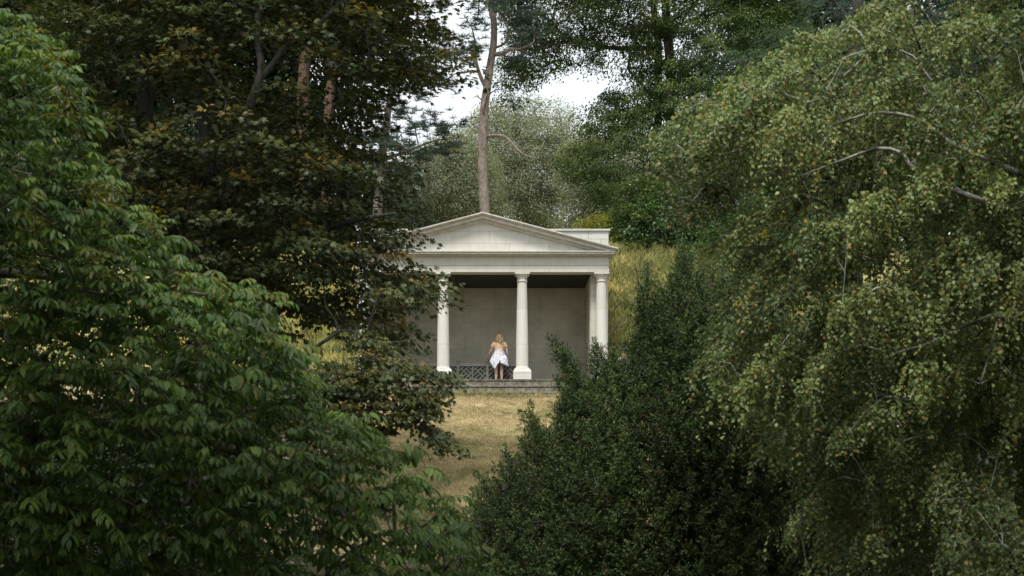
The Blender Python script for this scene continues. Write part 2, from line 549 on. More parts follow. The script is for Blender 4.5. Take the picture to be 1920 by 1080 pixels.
T_MAPLE = _maple()

def rand_dir(n):
    return nrm(RNG.normal(0, 1, (n, 3)))

def clump_leaves(centers, per, rad, flat, leaf, centre, droop=.3, up=.7, tintp=0.0, tpow=3, edge_out=1.0, tmpl=T_OVAL, rndbase=None):
    """leaves scattered in flattened ellipsoid clumps, facing up/out; returns arrays"""
    n = len(centers)
    c = np.repeat(centers, per, axis=0)
    rr = np.repeat(RNG.uniform(.65, 1.3, n)*rad, per)
    d = rand_dir(len(c)); r = RNG.uniform(0, 1, len(c))**.45
    off = d*(r*rr)[:, None]
    out = nrm(np.repeat(centers, per, axis=0)-np.asarray(centre))
    off[:, 2] *= flat
    rad_h = np.sqrt((off[:, :2]**2).sum(1))
    off[:, 2] -= droop*rad_h**2/np.maximum(rr, .01)
    pos = c+off
    ax = nrm(off*np.array([1, 1, .3]) + out*.5*edge_out*rr[:, None] + RNG.normal(0, .35, off.shape)*rr[:, None])
    ax[:, 2] -= .45; ax = nrm(ax)
    nr = nrm(np.array([0, 0, up]) + out*.35 + RNG.normal(0, .38, off.shape))
    size = leaf*RNG.uniform(.6, 1.25, len(c))
    cr = np.repeat(RNG.uniform(0, 1, n) if rndbase is None else rndbase, per)
    rnd = np.clip(cr*.55 + RNG.uniform(0, .45, len(c)), 0, 1)
    top = np.clip(off[:, 2]/(rr*flat+1e-6), -1, 1)*.5+.5
    ct = np.repeat(RNG.uniform(0, 1, n)**tpow, per)
    tint = np.clip(tintp*(ct*1.3*top + .25*RNG.uniform(0, 1, len(c))**3), 0, 1)
    return pos, ax, nr, size, rnd, tint

def jitter_poly(poly, amt=8, seed=1):
    """rough outline: subdivide the edges and push the points about"""
    rg = random.Random(seed)
    out = []
    n = len(poly)
    for i in range(n):
        a, b = poly[i], poly[(i+1) % n]
        L = math.hypot(b[0]-a[0], b[1]-a[1]); k = max(1, int(L/45))
        for j in range(k):
            t = j/k
            out.append((a[0]*(1-t)+b[0]*t+rg.uniform(-amt, amt), a[1]*(1-t)+b[1]*t+rg.uniform(-amt, amt)))
    return out

# ---------------------------------------------------------------- materials in use
M_STONE = stone_mat('limestone', (.66, .645, .59), (.50, .485, .42), bw=1.34, bh=.42)
M_COLUMN = stone_mat('column_limestone', (.68, .665, .62), (.53, .515, .46), bw=40, bh=1.22, stain=.3)
M_CORNICE = stone_mat('cornice_limestone', (.63, .61, .55), (.38, .36, .30), bw=.9, bh=4, stain=.55, nscale=6.0)
M_ATTIC = stone_mat('attic_limestone', (.64, .64, .585), (.48, .475, .41), bw=.85, bh=.45, jdark=.6)
M_RENDER = stone_mat('interior_render', (.56, .52, .415), (.37, .34, .27), bw=1.1, bh=.48, stain=.7, jdark=.88, nscale=1.6)
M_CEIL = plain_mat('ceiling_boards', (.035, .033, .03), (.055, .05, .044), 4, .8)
M_STEP = stone_mat('weathered_step_stone', (.30, .275, .215), (.075, .068, .05), bw=1.9, bh=5, stain=.9, jdark=.4, nscale=5.0, lichen=(.09, .085, .062))
M_LEAD = plain_mat('lead_roof', (.12, .12, .12), (.2, .2, .2), 3, .6)
M_OLDWOOD = plain_mat('silvered_wood', (.15, .155, .135), (.26, .26, .225), 26, .85, .15)
M_LATTICE_SHADE = plain_mat('lattice_shade', (.05, .05, .042), (.09, .09, .075), 14, .9, .1)  # dark colour for the shade behind the lattice
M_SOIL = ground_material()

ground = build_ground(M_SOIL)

# ---------------------------------------------------------------- temple
T = empty('garden_temple', (0, 0, 0), 'pale limestone temple with triangular pediment and four plain columns above the lawn', 'temple')
COLX = [-4.04, -1.345, 1.345, 4.04]
for cx in COLX:
    c = MB()
    sh = []
    for i in range(15):
        t = i/14
        r = .212 - .052*(t**1.6)
        sh.append((r, .47 + t*(3.36-.47)))
    c.lathe(cx, 0, sh, 36)
    co = c.build('column', M_COLUMN, T, autosmooth=True)
    b = MB()
    b.box(cx-.305, cx+.305, -.305, .305, .001, .215)
    b.box(cx-.298, cx+.298, -.292, .292, .215, .232)
    # rounded shoulder: stacked square sections shrinking in a quarter round
    prof = [(.305, .232), (.303, .28), (.29, .325), (.27, .36), (.245, .385)]
    v0 = len(b.v)
    for r, z in prof:
        b.v += [(cx-r, -r, z), (cx+r, -r, z), (cx+r, r, z), (cx-r, r, z)]
    for i in range(len(prof)-1):
        for k in range(4):
            k2 = (k+1) % 4
            b.f.append([v0+i*4+k, v0+i*4+k2, v0+(i+1)*4+k2, v0+(i+1)*4+k])
    b.f.append([v0+len(prof)*4-4+k for k in range(4)])
    b.lathe(cx, 0, [(.235, .383), (.245, .40), (.24, .42), (.222, .44), (.214, .475)], 36)
    b.build('column_base', M_COLUMN, co, bevel=.008)
    k = MB()
    k.lathe(cx, 0, [(.16, 3.352), (.185, 3.36), (.19, 3.375), (.185, 3.39), (.168, 3.398), (.168, 3.49), (.178, 3.505), (.195, 3.53), (.215, 3.545), (.238, 3.57), (.245, 3.59), (.24, 3.6)], 36)
    k.box(cx-.255, cx+.255, -.255, .255, 3.598, 3.655)
    k.build('capital', M_COLUMN, co, autosmooth=True)

for s in (-1, 1):
    a, b2 = sorted((s*3.70, s*4.29))
    MB().box(a, b2, .40, 5.295, -.7, 3.655).build('side_wall', M_STONE, T)
MB().box(-4.29, 4.29, 5.30, 5.5, -.7, 3.655).build('rear_wall', M_STONE, T)
w = MB().box(-3.699, 3.699, 2.85, 5.29, -.7, 3.654)
w.build('back_wall', M_RENDER, T)
# inner faces of the side walls are rendered like the back wall
for a, b2 in ((3.68, 3.699), (-3.699, -3.68)):
    MB().box(a, b2, .42, 2.848, .003, 3.63).build('inner_wall_render', M_RENDER, T)
# antae behind the end columns
for s in (-1, 1):
    p = MB(); a, b2 = sorted((s*3.72, s*4.30))
    p.box(a, b2, .33, .405, .002, 3.56); p.box(a-.02, b2+.02, .315, .41, 3.56, 3.654)
    p.build('pilaster', M_STONE, T, bevel=.006)
# staining crack on the back wall
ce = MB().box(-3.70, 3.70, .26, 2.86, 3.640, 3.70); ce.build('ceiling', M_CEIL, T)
fl = MB().box(-4.5, 4.5, -.10, 2.86, -.25, 0.0); fl.build('floor', M_STEP, T)
e = MB(); e.box(-4.29, 4.29, -.25, .25, 3.656, 3.885); e.box(-4.31, 4.31, -.272, .25, 3.886, 3.915)
e.build('architrave', M_STONE, T, bevel=.005)
e = MB(); e.box(-4.285, 4.285, -.245, .25, 3.916, 4.205); e.box(-4.283, 4.283, .252, 5.45, 3.702, 4.205)
e.build('frieze', M_STONE, T, bevel=.005)
e = MB()
e.box(-4.33, 4.33, -.30, .3, 4.155, 4.19); e.box(-4.43, 4.43, -.42, .3, 4.192, 4.222)
e.box(-4.47, 4.47, -.50, .3, 4.224, 4.285); e.box(-4.50, 4.50, -.535, .3, 4.288, 4.325)
e.build('cornice', M_CORNICE, T, bevel=.006)
SL = .265
def chev(z1, z0, xe, y0, y1):
    return MB().prism([(-xe, z1-SL*xe), (-xe, z0-SL*xe), (0, z0), (xe, z0-SL*xe), (xe, z1-SL*xe), (0, z1)], y0, y1)
r_ = MB()
for z1, z0, xe, y0 in ((5.62, 5.575, 4.56, -.62), (5.573, 5.545, 4.52, -.585), (5.543, 5.525, 4.49, -.545), (5.523, 5.44, 4.46, -.505), (5.438, 5.415, 4.3, -.43), (5.413, 5.36, 4.2, -.36)):
    q = chev(z1, z0, xe, y0, .30)
    b0 = len(r_.v); r_.v += q.v; r_.f += [[b0+i for i in f] for f in q.f]
r_.build('raking_cornice', M_CORNICE, T, bevel=.005)
ty = MB().prism([(-4.2, 4.32), (4.2, 4.32), (0, 4.32+4.2*SL)], -.24, .20)
ty.build('tympanum', M_STONE, T)
chev(5.625, 5.60, 4.57, -.60, .35).build('roof_flashing', M_LEAD, T)
rf = chev(5.59, 5.45, 4.40, .30, 5.2); rf.build('roof', M_LEAD, T)
at = MB(); at.box(-4.34, 4.34, .60, 5.48, 4.207, 5.22)
ao = at.build('attic_block', M_ATTIC, T)
MB().box(-4.40, 4.40, .54, 5.52, 5.222, 5.29).build('attic_coping', M_CORNICE, ao, bevel=.01)
for i, (z1, yf) in enumerate(((0.004, -.45), (-.24, -.75), (-.48, -1.05))):
    st = MB(); yb = -.104 if i == 0 else (-.40 if i == 1 else -.70)
    z0 = z1-.2395 if i < 2 else -.95
    st.box(-4.55-.12*i, 4.55+.12*i, yf, yb+.0, z1-.055, z1)
    st.box(-4.53-.12*i, 4.53+.12*i, yf+.028, yb, z0, z1-.0555)
    st.build('step', M_STEP, T, bevel=.012)

# ---------------------------------------------------------------- lattice railing
RY = 1.45
PITCH = .165
def rx(px): return (px-HX)*(50+RY)/F
RL = empty('lattice_railing', (rx(886), RY, 0), 'silvered wooden railing with diagonal lattice panels and ball finials inside the temple', 'railing')
posts = [803, 858.5, 914, 969.5]
for p in posts:
    x = rx(p)
    q = MB().box(x-.045, x+.045, RY-.045, RY+.045, .002, .765)
    q.box(x-.06, x+.06, RY-.06, RY+.06, .765, .785)
    po = q.build('post', M_OLDWOOD, RL, bevel=.006)
    MB().lathe(x, RY, [(.025, .784), (.03, .80), (.055, .82), (.062, .85), (.052, .882), (.02, .905)], 14).build('finial', M_OLDWOOD, po, smooth=True)
for i in range(3):
    x0 = rx(posts[i])+.0452; x1 = rx(posts[i+1])-.0452
    MB().box(x0, x1, RY-.035, RY+.035, .655, .755).build('top_rail', M_OLDWOOD, RL, bevel=.006)
    MB().box(x0, x1, RY-.03, RY+.03, .10, .16).build('bottom_rail', M_OLDWOOD, RL, bevel=.006)
    xm = (x0+x1)/2
    MB().box(xm-.02, xm+.02, RY-.025, RY+.025, .161, .654).build('mullion', M_OLDWOOD, RL, bevel=.004)
    for (a, b2) in ((x0, xm-.02), (xm+.02, x1)):
        L = MB(); z0, z1 = .16, .655
        W = b2-a; H = z1-z0; hw = .017
        def clipbar(c, sgn, ya, yb, lo=None, hi=None):
            # bar along z = z0 + sgn*(x-c); limited to the panel
            pts = []
            for k in range(61):
                t = k/60; z = z0+H*t; x = c + sgn*H*t
                if a-.001 <= x <= b2+.001 and (lo is None or x >= lo) and (hi is None or x <= hi): pts.append((x, z))
            if len(pts) < 5: return
            (xa, za), (xb, zb) = pts[0], pts[-1]
            n = Vector((-(zb-za), xb-xa)).normalized()*hw
            L.prism([(xa+n.x, za+n.y), (xa-n.x, za-n.y), (xb-n.x, zb-n.y), (xb+n.x, zb+n.y)], ya, yb)
        mid = (a+b2)/2
        for c in np.arange(a-H, b2, PITCH):
            clipbar(c, 1, RY-.012, RY+.001) if int(round((c-a)/PITCH)) % 3 else clipbar(c, 1, RY-.014, RY+.001, hi=mid)
        for c in np.arange(a, b2+H, PITCH):
            clipbar(c, -1, RY+.0015, RY+.014, lo=mid) if int(round((c-a)/PITCH)) % 3 else clipbar(c, -1, RY+.0015, RY+.016)
        pn = L.build('lattice_panel', M_OLDWOOD, RL)
        MB().box(a, b2, RY+.02, RY+.034, .161, .654).build('lattice_shade_sheet', M_LATTICE_SHADE, pn)  # dark sheet added to stand in for the shaded wall behind the lattice

# ---------------------------------------------------------------- people
M_SKIN = plain_mat('skin', (.62, .41, .32), (.68, .46, .36), 12, .5, .35)
M_PEACH = plain_mat('peach_cotton', (.84, .53, .37), (.88, .59, .42), 30, .9, .1)
M_NAVY = plain_mat('navy_cotton', (.012, .018, .05), (.025, .035, .08), 30, .9, .1)
M_DENIM = plain_mat('grey_trousers', (.05, .05, .05), (.09, .09, .09), 30, .9, .1)
M_WHITEC = plain_mat('white_print_cotton', (.50, .52, .62), (.86, .87, .9), 16, .85, .1)
M_EYE = plain_mat('eye', (.03, .02, .015), (.06, .04, .03), 5, .2, .5)
M_LIP = plain_mat('lip', (.42, .16, .13), (.46, .18, .14), 5, .5, .3)
def hair_mat(name, root, a, b_):
    m, nt, N, L = new_mat(name)
    tc = nd(N, 'ShaderNodeTexCoord'); sx = nd(N, 'ShaderNodeSeparateXYZ'); L.new(tc.outputs['Object'], sx.inputs[0])
    mr = nd(N, 'ShaderNodeMapRange'); mr.inputs[1].default_value = 1.715; mr.inputs[2].default_value = 1.785; L.new(sx.outputs[2], mr.inputs[0])
    mp = nd(N, 'ShaderNodeMapping'); mp.inputs['Scale'].default_value = (1, 1, .25); L.new(tc.outputs['Object'], mp.inputs[0])
    nz = nd(N, 'ShaderNodeTexNoise', Scale=55.0, Detail=3.0); L.new(mp.outputs[0], nz.inputs['Vector'])
    r = ramp(N, [(.38, a), (.62, b_)]); L.new(nz.outputs[0], r.inputs[0])
    c = mixc(N, L, mr.outputs[0], r.outputs[0], root)
    b = nd(N, 'ShaderNodeBsdfPrincipled', Roughness=.4); L.new(c, b.inputs['Base Color'])
    o = nd(N, 'ShaderNodeOutputMaterial'); L.new(b.outputs[0], o.inputs[0])
    return m
M_BLONDE = hair_mat('blonde_hair', (.14, .08, .04), (.30, .18, .08), (.86, .66, .38))
M_BROWN = hair_mat('brown_hair', (.03, .02, .012), (.04, .025, .015), (.08, .05, .03))

def skin_obj(name, chains, mat, parent, sub=2):
    """chains: list of (points, radii, parent chain index/vertex or None)"""
    verts, edges, rad, roots = [], [], [], []
    names = {}
    for key, pts, attach in chains:
        prev = None
        if attach is not None: prev = names[attach]
        else: roots.append(len(verts))
        for i, (p, r) in enumerate(pts):
            verts.append(p); rad.append(r if isinstance(r, tuple) else (r, r))
            idx = len(verts)-1
            names[(key, i)] = idx
            if prev is not None: edges.append((prev, idx))
            prev = idx
    me = bpy.data.meshes.new(name); me.from_pydata(verts, edges, [])
    o = bpy.data.objects.new(name, me); COL.objects.link(o)
    me.materials.append(mat)
    o.parent = parent
    m = o.modifiers.new('skin', 'SKIN'); m.use_smooth_shade = True; m.branch_smoothing = .3
    for i, (a, b_) in enumerate(rad):
        me.skin_vertices[0].data[i].radius = (a, b_)
    for r in roots: me.skin_vertices[0].data[r].use_root = True
    s = o.modifiers.new('sub', 'SUBSURF'); s.levels = sub; s.render_levels = sub
    dg = bpy.context.evaluated_depsgraph_get()
    ev = o.evaluated_get(dg)
    m2 = bpy.data.meshes.new_from_object(ev)
    m2.name = name
    o.modifiers.clear(); o.data = m2
    if not m2.materials: m2.materials.append(mat)
    m2.polygons.foreach_set('use_smooth', [True]*len(m2.polygons))
    return o

def hand(cx, cy, cz, d, sidev, downv, curl=.4):
    """palm + five fingers; d = pointing direction, sidev = towards the thumb"""
    out = []
    d = Vector(d).normalized(); s = Vector(sidev).normalized(); dn = Vector(downv).normalized()
    c = Vector((cx, cy, cz))
    for k, (off, ln) in enumerate(((.030, .072), (.010, .080), (-.010, .074), (-.029, .058))):
        b0 = c + s*off*.8 + d*.02
        b1 = c + s*off + d*.05
        a = b1 + (d*math.cos(curl)+dn*math.sin(curl))*ln*.42
        b2 = a + (d*math.cos(curl*2)+dn*math.sin(curl*2))*ln*.32
        e2 = b2 + (d*math.cos(curl*2.8)+dn*math.sin(curl*2.8))*ln*.26
        out.append([(tuple(b0), .009), (tuple(b1), .0095), (tuple(a), .0085), (tuple(b2), .0078), (tuple(e2), .0062)])
    t0 = c + s*.02 - d*.005; t1 = t0 + s*.025 + d*.02 + dn*.008; t2 = t1 + s*.012 + d*.028 + dn*.008; t3 = t2 + d*.022 + dn*.008
    out.append([(tuple(t0), .012), (tuple(t1), .011), (tuple(t2), .0095), (tuple(t3), .0075)])
    return out

def face(root, body, hx, hy, hz, mats):
    """small facial features; the face looks along +y"""
    for s in (-1, 1):
        o = MB().lathe(0, 0, [(.002, -.011), (.008, -.007), (.011, 0), (.008, .007), (.002, .011)], 10).build('eye', M_EYE, None, smooth=True)
        o.data.transform(Matrix.Translation((hx+s*.03, hy+.086, hz+.002))); o.parent = body
    o = MB().lathe(0, 0, [(.002, -.007), (.016, -.004), (.022, 0), (.016, .004), (.002, .007)], 12).build('mouth', M_LIP, None, smooth=True)
    o.data.transform(Matrix.Translation((hx, hy+.078, hz-.06)) @ Matrix.Diagonal((1, .5, 1, 1))); o.parent = body

def body_chains(la, ra, lh, rh, lk=-.105, rk=.085):
    ch = [('t', [((0, 0, .93), (.155, .115)), ((0, .0, 1.08), (.125, .095)), ((0, -.005, 1.26), (.14, .10)), ((0, 0, 1.39), (.13, .085)),
                 ((0, .008, 1.475), (.058, .055)), ((.004, .02, 1.54), (.05, .052)), ((.008, .042, 1.59), (.06, .078)), ((.01, .045, 1.66), (.076, .096)), ((.01, .035, 1.73), (.05, .062))], None),
          ('la', la, ('t', 3)), ('ra', ra, ('t', 3)),
          ('nose', [((.009, .142, 1.655), (.012, .008)), ((.009, .157, 1.64), (.011, .008))], ('t', 7)),
          ]
    for s, k in ((-1, lk), (1, rk)):
        ch.append(('leg%d' % s, [((s*.085, 0, .86), .098), ((k, .012, .68), .082), ((k, .012, .5), .058), ((k+s*.002, -.012, .36), .058), ((k+s*.004, -.012, .2), .042), ((k+s*.006, -.012, .085), .034), ((k+s*.01, .05, .04), (.036, .03)), ((k+s*.015, .15, .026), (.036, .018))], ('t', 0)))
    for i, f in enumerate(lh): ch.append(('lf%d' % i, f, None))
    for i, f in enumerate(rh): ch.append(('rf%d' % i, f, None))
    return ch

WX = (936-HX)*51.15/F
W = empty('person', (WX, 1.15, 0.004), 'woman with wavy blonde hair, peach top and white skirt, seen from behind at the railing', 'person')
la = [((-.16, 0, 1.42), .058), ((-.215, .0, 1.33), .053), ((-.285, .03, 1.18), .04), ((-.335, .10, 1.08), .04), ((-.405, .215, .945), .024), ((-.418, .255, .925), (.036, .02))]
ra = [((.16, 0, 1.42), .058), ((.225, .0, 1.33), .053), ((.265, -.015, 1.17), .04), ((.285, .02, 1.06), .039), ((.29, .09, .92), .024), ((.287, .11, .875), (.03, .022))]
body = skin_obj('body', body_chains(la, ra, hand(-.418, .255, .925, (-.15, .85, -.35), (1, .15, 0), (0, -.3, -1), .55), hand(.287, .11, .875, (-.05, .3, -1), (-.3, 1, .2), (-1, 0, 0), .35)), M_SKIN, W)
face(W, body, .009, .045, 1.655, None)
# top: lofted shell with short sleeves
def loft(sections, seg, name, mat, parent, wob=0, two=False, frill=0):
    mb = MB(); n = len(sections)
    for (cx, cy, z, rx_, ry_) in sections:
        for k in range(seg):
            a = 2*math.pi*k/seg
            w_ = 1 + wob*math.sin(a*5+z*31)*.5 + wob*math.sin(a*9-z*47)*.4
            mb.v.append((cx+rx_*w_*math.cos(a), cy+ry_*w_*math.sin(a), z + frill*math.sin(a*3)))
    for i in range(n-1):
        for k in range(seg):
            k2 = (k+1) % seg
            mb.f.append([i*seg+k, i*seg+k2, (i+1)*seg+k2, (i+1)*seg+k])
    me = bpy.data.meshes.new(name); me.from_pydata(mb.v, [], mb.f); me.materials.append(mat)
    me.polygons.foreach_set('use_smooth', [True]*len(me.polygons))
    o = bpy.data.objects.new(name, me); COL.objects.link(o); o.parent = parent
    m = o.modifiers.new('cloth', 'SOLIDIFY'); m.thickness = .004; m.offset = 1
    return o
loft([(0, .0, 1.155, .158, .122), (0, 0, 1.19, .15, .118), (0, 0, 1.26, .163, .122), (0, 0, 1.34, .18, .122), (0, 0, 1.40, .19, .11), (0, 0, 1.44, .165, .092), (0, .003, 1.462, .10, .078)], 40, 'top', M_PEACH, W, wob=.035)
for s in (-1, 1):
    sl = MB().tube([(s*.15, 0, 1.425), (s*.185, 0, 1.395), (s*.222, .002, 1.325), (s*.25, .01, 1.255)], [.066, .07, .069, .064], 18)
    me = bpy.data.meshes.new('sleeve'); me.from_pydata(sl.v, [], sl.f); me.materials.append(M_PEACH)
    me.polygons.foreach_set('use_smooth', [True]*len(me.polygons))
    o = bpy.data.objects.new('sleeve', me); COL.objects.link(o); o.parent = W
# skirt, blown by the wind
hemx = [-.34, -.27, -.17, -.06, 0, .05, .14, .32, .36]
hemz = [.80, .66, .49, .66, .71, .79, .68, .58, .64]
seg, nt_ = 96, 16
mb = MB()
for i in range(nt_+1):
    t = i/nt_
    for k in range(seg):
        a = 2*math.pi*k/seg
        ex = .150 + (.295-.150)*t**.9; ey = .125 + (.22-.125)*t**.9
        fold = 1 + t*(.075*math.sin(7*a+1.1)+.05*math.sin(12*a+.4+2*t)+.03*math.sin(23*a))
        x = ex*fold*math.cos(a); y = ey*fold*math.sin(a)
        hz_ = float(np.interp(x, hemx, hemz)) + (0 if math.sin(a) < 0 else .03)
        z = 1.185 + (hz_-1.185)*t
        if x < -.1: x -= .06*math.sin(min(1, t*1.5)*math.pi*.5)*max(0, math.sin(math.pi*t))*1.2
        x += .02*math.sin(t*9+a*3)*t
        mb.v.append((x, y, z))
for i in range(nt_):
    for k in range(seg):
        k2 = (k+1) % seg
        mb.f.append([i*seg+k, (i+1)*seg+k, (i+1)*seg+k2, i*seg+k2])
me = bpy.data.meshes.new('skirt'); me.from_pydata(mb.v, [], mb.f); me.materials.append(M_WHITEC)
me.polygons.foreach_set('use_smooth', [True]*len(me.polygons))
sk = bpy.data.objects.new('skirt', me); COL.objects.link(sk); sk.parent = W
m = sk.modifiers.new('cloth', 'SOLIDIFY'); m.thickness = .004
# lifted flap of the wrap skirt
mb = MB()
fl_ = [((.02, -.24, .86), (.07, -.25, .93), (.18, -.21, .98), (.24, -.17, 1.0)), ((.03, -.27, .76), (.09, -.285, .82), (.2, -.25, .84), (.29, -.2, .84)), ((.03, -.26, .69), (.12, -.29, .67), (.23, -.26, .62), (.33, -.2, .56))]
for row in fl_: mb.v += list(row)
for i in range(2):
    for j in range(3): mb.f.append([i*4+j, (i+1)*4+j, (i+1)*4+j+1, i*4+j+1])
me = bpy.data.meshes.new('skirt_flap'); me.from_pydata(mb.v, [], mb.f); me.materials.append(M_WHITEC)
me.polygons.foreach_set('use_smooth', [True]*len(me.polygons))
o = bpy.data.objects.new('skirt_flap', me); COL.objects.link(o); o.parent = sk
m = o.modifiers.new('s', 'SUBSURF'); m.levels = m.render_levels = 2
m = o.modifiers.new('cloth', 'SOLIDIFY'); m.thickness = .005
# hair
mb = MB()
rg = random.Random(3)
hc = Vector((.01, .035, 1.665))
mb.lathe(.01, .028, [(.01, 1.783), (.045, 1.775), (.075, 1.75), (.09, 1.71), (.093, 1.65), (.088, 1.60), (.08, 1.56)], 24)
for i, v in enumerate(mb.v):   # keep the face free
    if v[1] > .07 and v[2] < 1.715: mb.v[i] = (v[0], .07, v[2])
for i in range(150):
    a = rg.uniform(math.pi*.92, math.pi*2.08); r0 = rg.uniform(.05, .1)
    x0, y0 = .01+r0*math.cos(a), .03+r0*math.sin(a)
    ph = rg.uniform(0, 6); L = rg.uniform(.28, .42); fl2 = rg.uniform(.0, .07)
    pts = []; rr = []
    for k in range(9):
        t = k/8
        z = 1.765-.25*max(0, r0-.05) - t*L
        sp = 1 + t*.5
        bul = math.sin(min(1, t*2)*math.pi/2)
        pts.append((.01+(x0-.01)*(.45+.5*bul)*sp + math.cos(a)*fl2*t*.5 + .016*math.sin(t*11+ph)*t, .03+(y0-.03)*(.75+.38*bul)*sp - .02*t + .010*math.cos(t*10+ph), z))
        rr.append(.0125*(1-.55*t))
    mb.tube(pts, rr, 5)
me = bpy.data.meshes.new('hair'); me.from_pydata(mb.v, [], mb.f); me.materials.append(M_BLONDE)
me.polygons.foreach_set('use_smooth', [True]*len(me.polygons))
o = bpy.data.objects.new('hair', me); COL.objects.link(o); o.parent = W

# second visitor, almost hidden by the yew
mx_, my_ = (1170-HX)*48.3/F, -1.7
Mn = empty('person', (mx_, my_, gz(mx_, my_)-.12), 'person in a dark blue cap, glimpsed through the yew beside the temple', 'person', rz=math.radians(200))
la2 = [((-.17, 0, 1.42), .06), ((-.23, .0, 1.32), .054), ((-.26, .0, 1.15), .043), ((-.265, .04, 1.04), .04), ((-.26, .1, .9), .027), ((-.255, .12, .86), (.036, .022))]
ra2 = [((-p[0][0], p[0][1], p[0][2]), p[1]) for p in la2]
b2_ = skin_obj('body', body_chains(la2, ra2, hand(-.255, .12, .86, (0, .3, -1), (.3, 1, .2), (1, 0, 0), .35), hand(.255, .12, .86, (0, .3, -1), (-.3, 1, .2), (-1, 0, 0), .35)), M_SKIN, Mn)
face(Mn, b2_, .009, .045, 1.655, None)
loft([(0, .0, .9, .175, .135), (0, 0, 1.1, .168, .13), (0, 0, 1.26, .18, .135), (0, 0, 1.36, .195, .13), (0, 0, 1.42, .19, .11), (0, 0, 1.46, .12, .085)], 32, 'shirt', M_DENIM, Mn, wob=.03)
for s, k in ((-1, -.105), (1, .085)):
    tb = MB().tube([(s*.08, 0, .93), (s*.09, .005, .8), (k, .01, .5), (k, -.01, .12)], [.115, .105, .08, .075], 16)
    me = bpy.data.meshes.new('trouser_leg'); me.from_pydata(tb.v, [], tb.f); me.materials.append(M_DENIM)
    me.polygons.foreach_set('use_smooth', [True]*len(me.polygons))
    o = bpy.data.objects.new('trouser_leg', me); COL.objects.link(o); o.parent = Mn
cp = MB().lathe(.01, .032, [(.108, 1.69), (.11, 1.72), (.098, 1.76), (.06, 1.79), (.01, 1.80)], 20)
cp.prism([(-.07, 1.688), (.09, 1.688), (.09, 1.70), (-.07, 1.70)], .09, .20)
me = bpy.data.meshes.new('cap'); me.from_pydata(cp.v, [], cp.f); me.materials.append(M_NAVY)
o = bpy.data.objects.new('cap', me); COL.objects.link(o); o.parent = Mn
# ---------------------------------------------------------------- vegetation
M_BARK_MAPLE = bark_mat('maple_bark', (.04, .039, .033), (.10, .095, .08), 5)
M_BARK_DARK = bark_mat('dark_bark', (.035, .03, .024), (.09, .08, .062), 5)
M_BARK_PINE = bark_mat('pine_bark', (.14, .11, .092), (.32, .265, .225), 8, .3, .06)
M_BARK_PINE_O = bark_mat('orange_pine_bark', (.10, .065, .045), (.20, .125, .085), 5, .3, .04)
M_BARK_BIRCH = bark_mat('birch_bark', (.30, .28, .25), (.52, .49, .45), 9, 3.0, .01, patch=(.07, .06, .05))
M_BARK_GREY = bark_mat('grey_bark', (.13, .12, .09), (.26, .24, .19), 5)
M_BARK_GREEN = bark_mat('green_twig_bark', (.06, .075, .03), (.12, .12, .06), 9)

L_WALNUT = leaf_mat('walnut_leaf', [(.034, .070, .020), (.088, .162, .032), (.210, .310, .050)], (.28, .20, .03), .38, .42, .30)
L_MAPLE = leaf_mat('maple_leaf', [(.023, .044, .019), (.044, .070, .025), (.078, .100, .032)], (.23, .15, .026), .24, .5, .32)
L_BIRCH = leaf_mat('birch_leaf', [(.080, .126, .046), (.160, .216, .072), (.300, .350, .115)], (.36, .22, .05), .36, .45, .32)
L_YEW = leaf_mat('yew_needle', [(.017, .036, .012), (.040, .070, .020), (.105, .150, .038)], (.12, .06, .02), .12, .5, .3)
L_PINE = leaf_mat('pine_needle', [(.030, .062, .052), (.05, .090, .072), (.075, .12, .09)], (.12, .12, .05), .2, .5, .3)
L_BEECH = leaf_mat('broad_leaf', [(.030, .064, .028), (.060, .110, .038), (.13, .190, .052)], (.30, .34, .06), .45, .5, .3)
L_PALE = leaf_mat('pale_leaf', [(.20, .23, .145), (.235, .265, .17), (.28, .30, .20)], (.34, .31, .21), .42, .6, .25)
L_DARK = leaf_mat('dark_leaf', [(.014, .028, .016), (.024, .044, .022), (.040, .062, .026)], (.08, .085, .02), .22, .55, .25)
L_HOLLY = leaf_mat('shrub_leaf', [(.018, .050, .018), (.035, .085, .026), (.075, .14, .032)], (.22, .24, .03), .3, .4, .4)
L_CEDAR = leaf_mat('cedar_needle', [(.030, .065, .055), (.055, .10, .08), (.09, .14, .09)], (.15, .17, .05), .2, .5, .3)
L_GRASS = leaf_mat('meadow_blade', [(.48, .40, .13), (.66, .56, .24), (.76, .68, .38)], (.30, .34, .10), .35, .8, .1)
L_STRAW = leaf_mat('straw_blade', [(.30, .23, .125), (.48, .38, .22), (.62, .52, .33)], (.16, .19, .055), .25, .85, .1)
L_WEED = leaf_mat('weed_leaf', [(.035, .075, .028), (.09, .14, .05), (.20, .22, .10)], (.32, .24, .12), .35, .6, .2)
L_GOLDEN = leaf_mat('golden_leaf', [(.12, .17, .03), (.22, .26, .045), (.36, .36, .07)], (.42, .34, .05), .4, .5, .25)
L_YELLOW = leaf_mat('yellow_flower', [(.45, .30, .03), (.6, .42, .04), (.65, .5, .06)], (.5, .3, .02), .35, .6, .2)

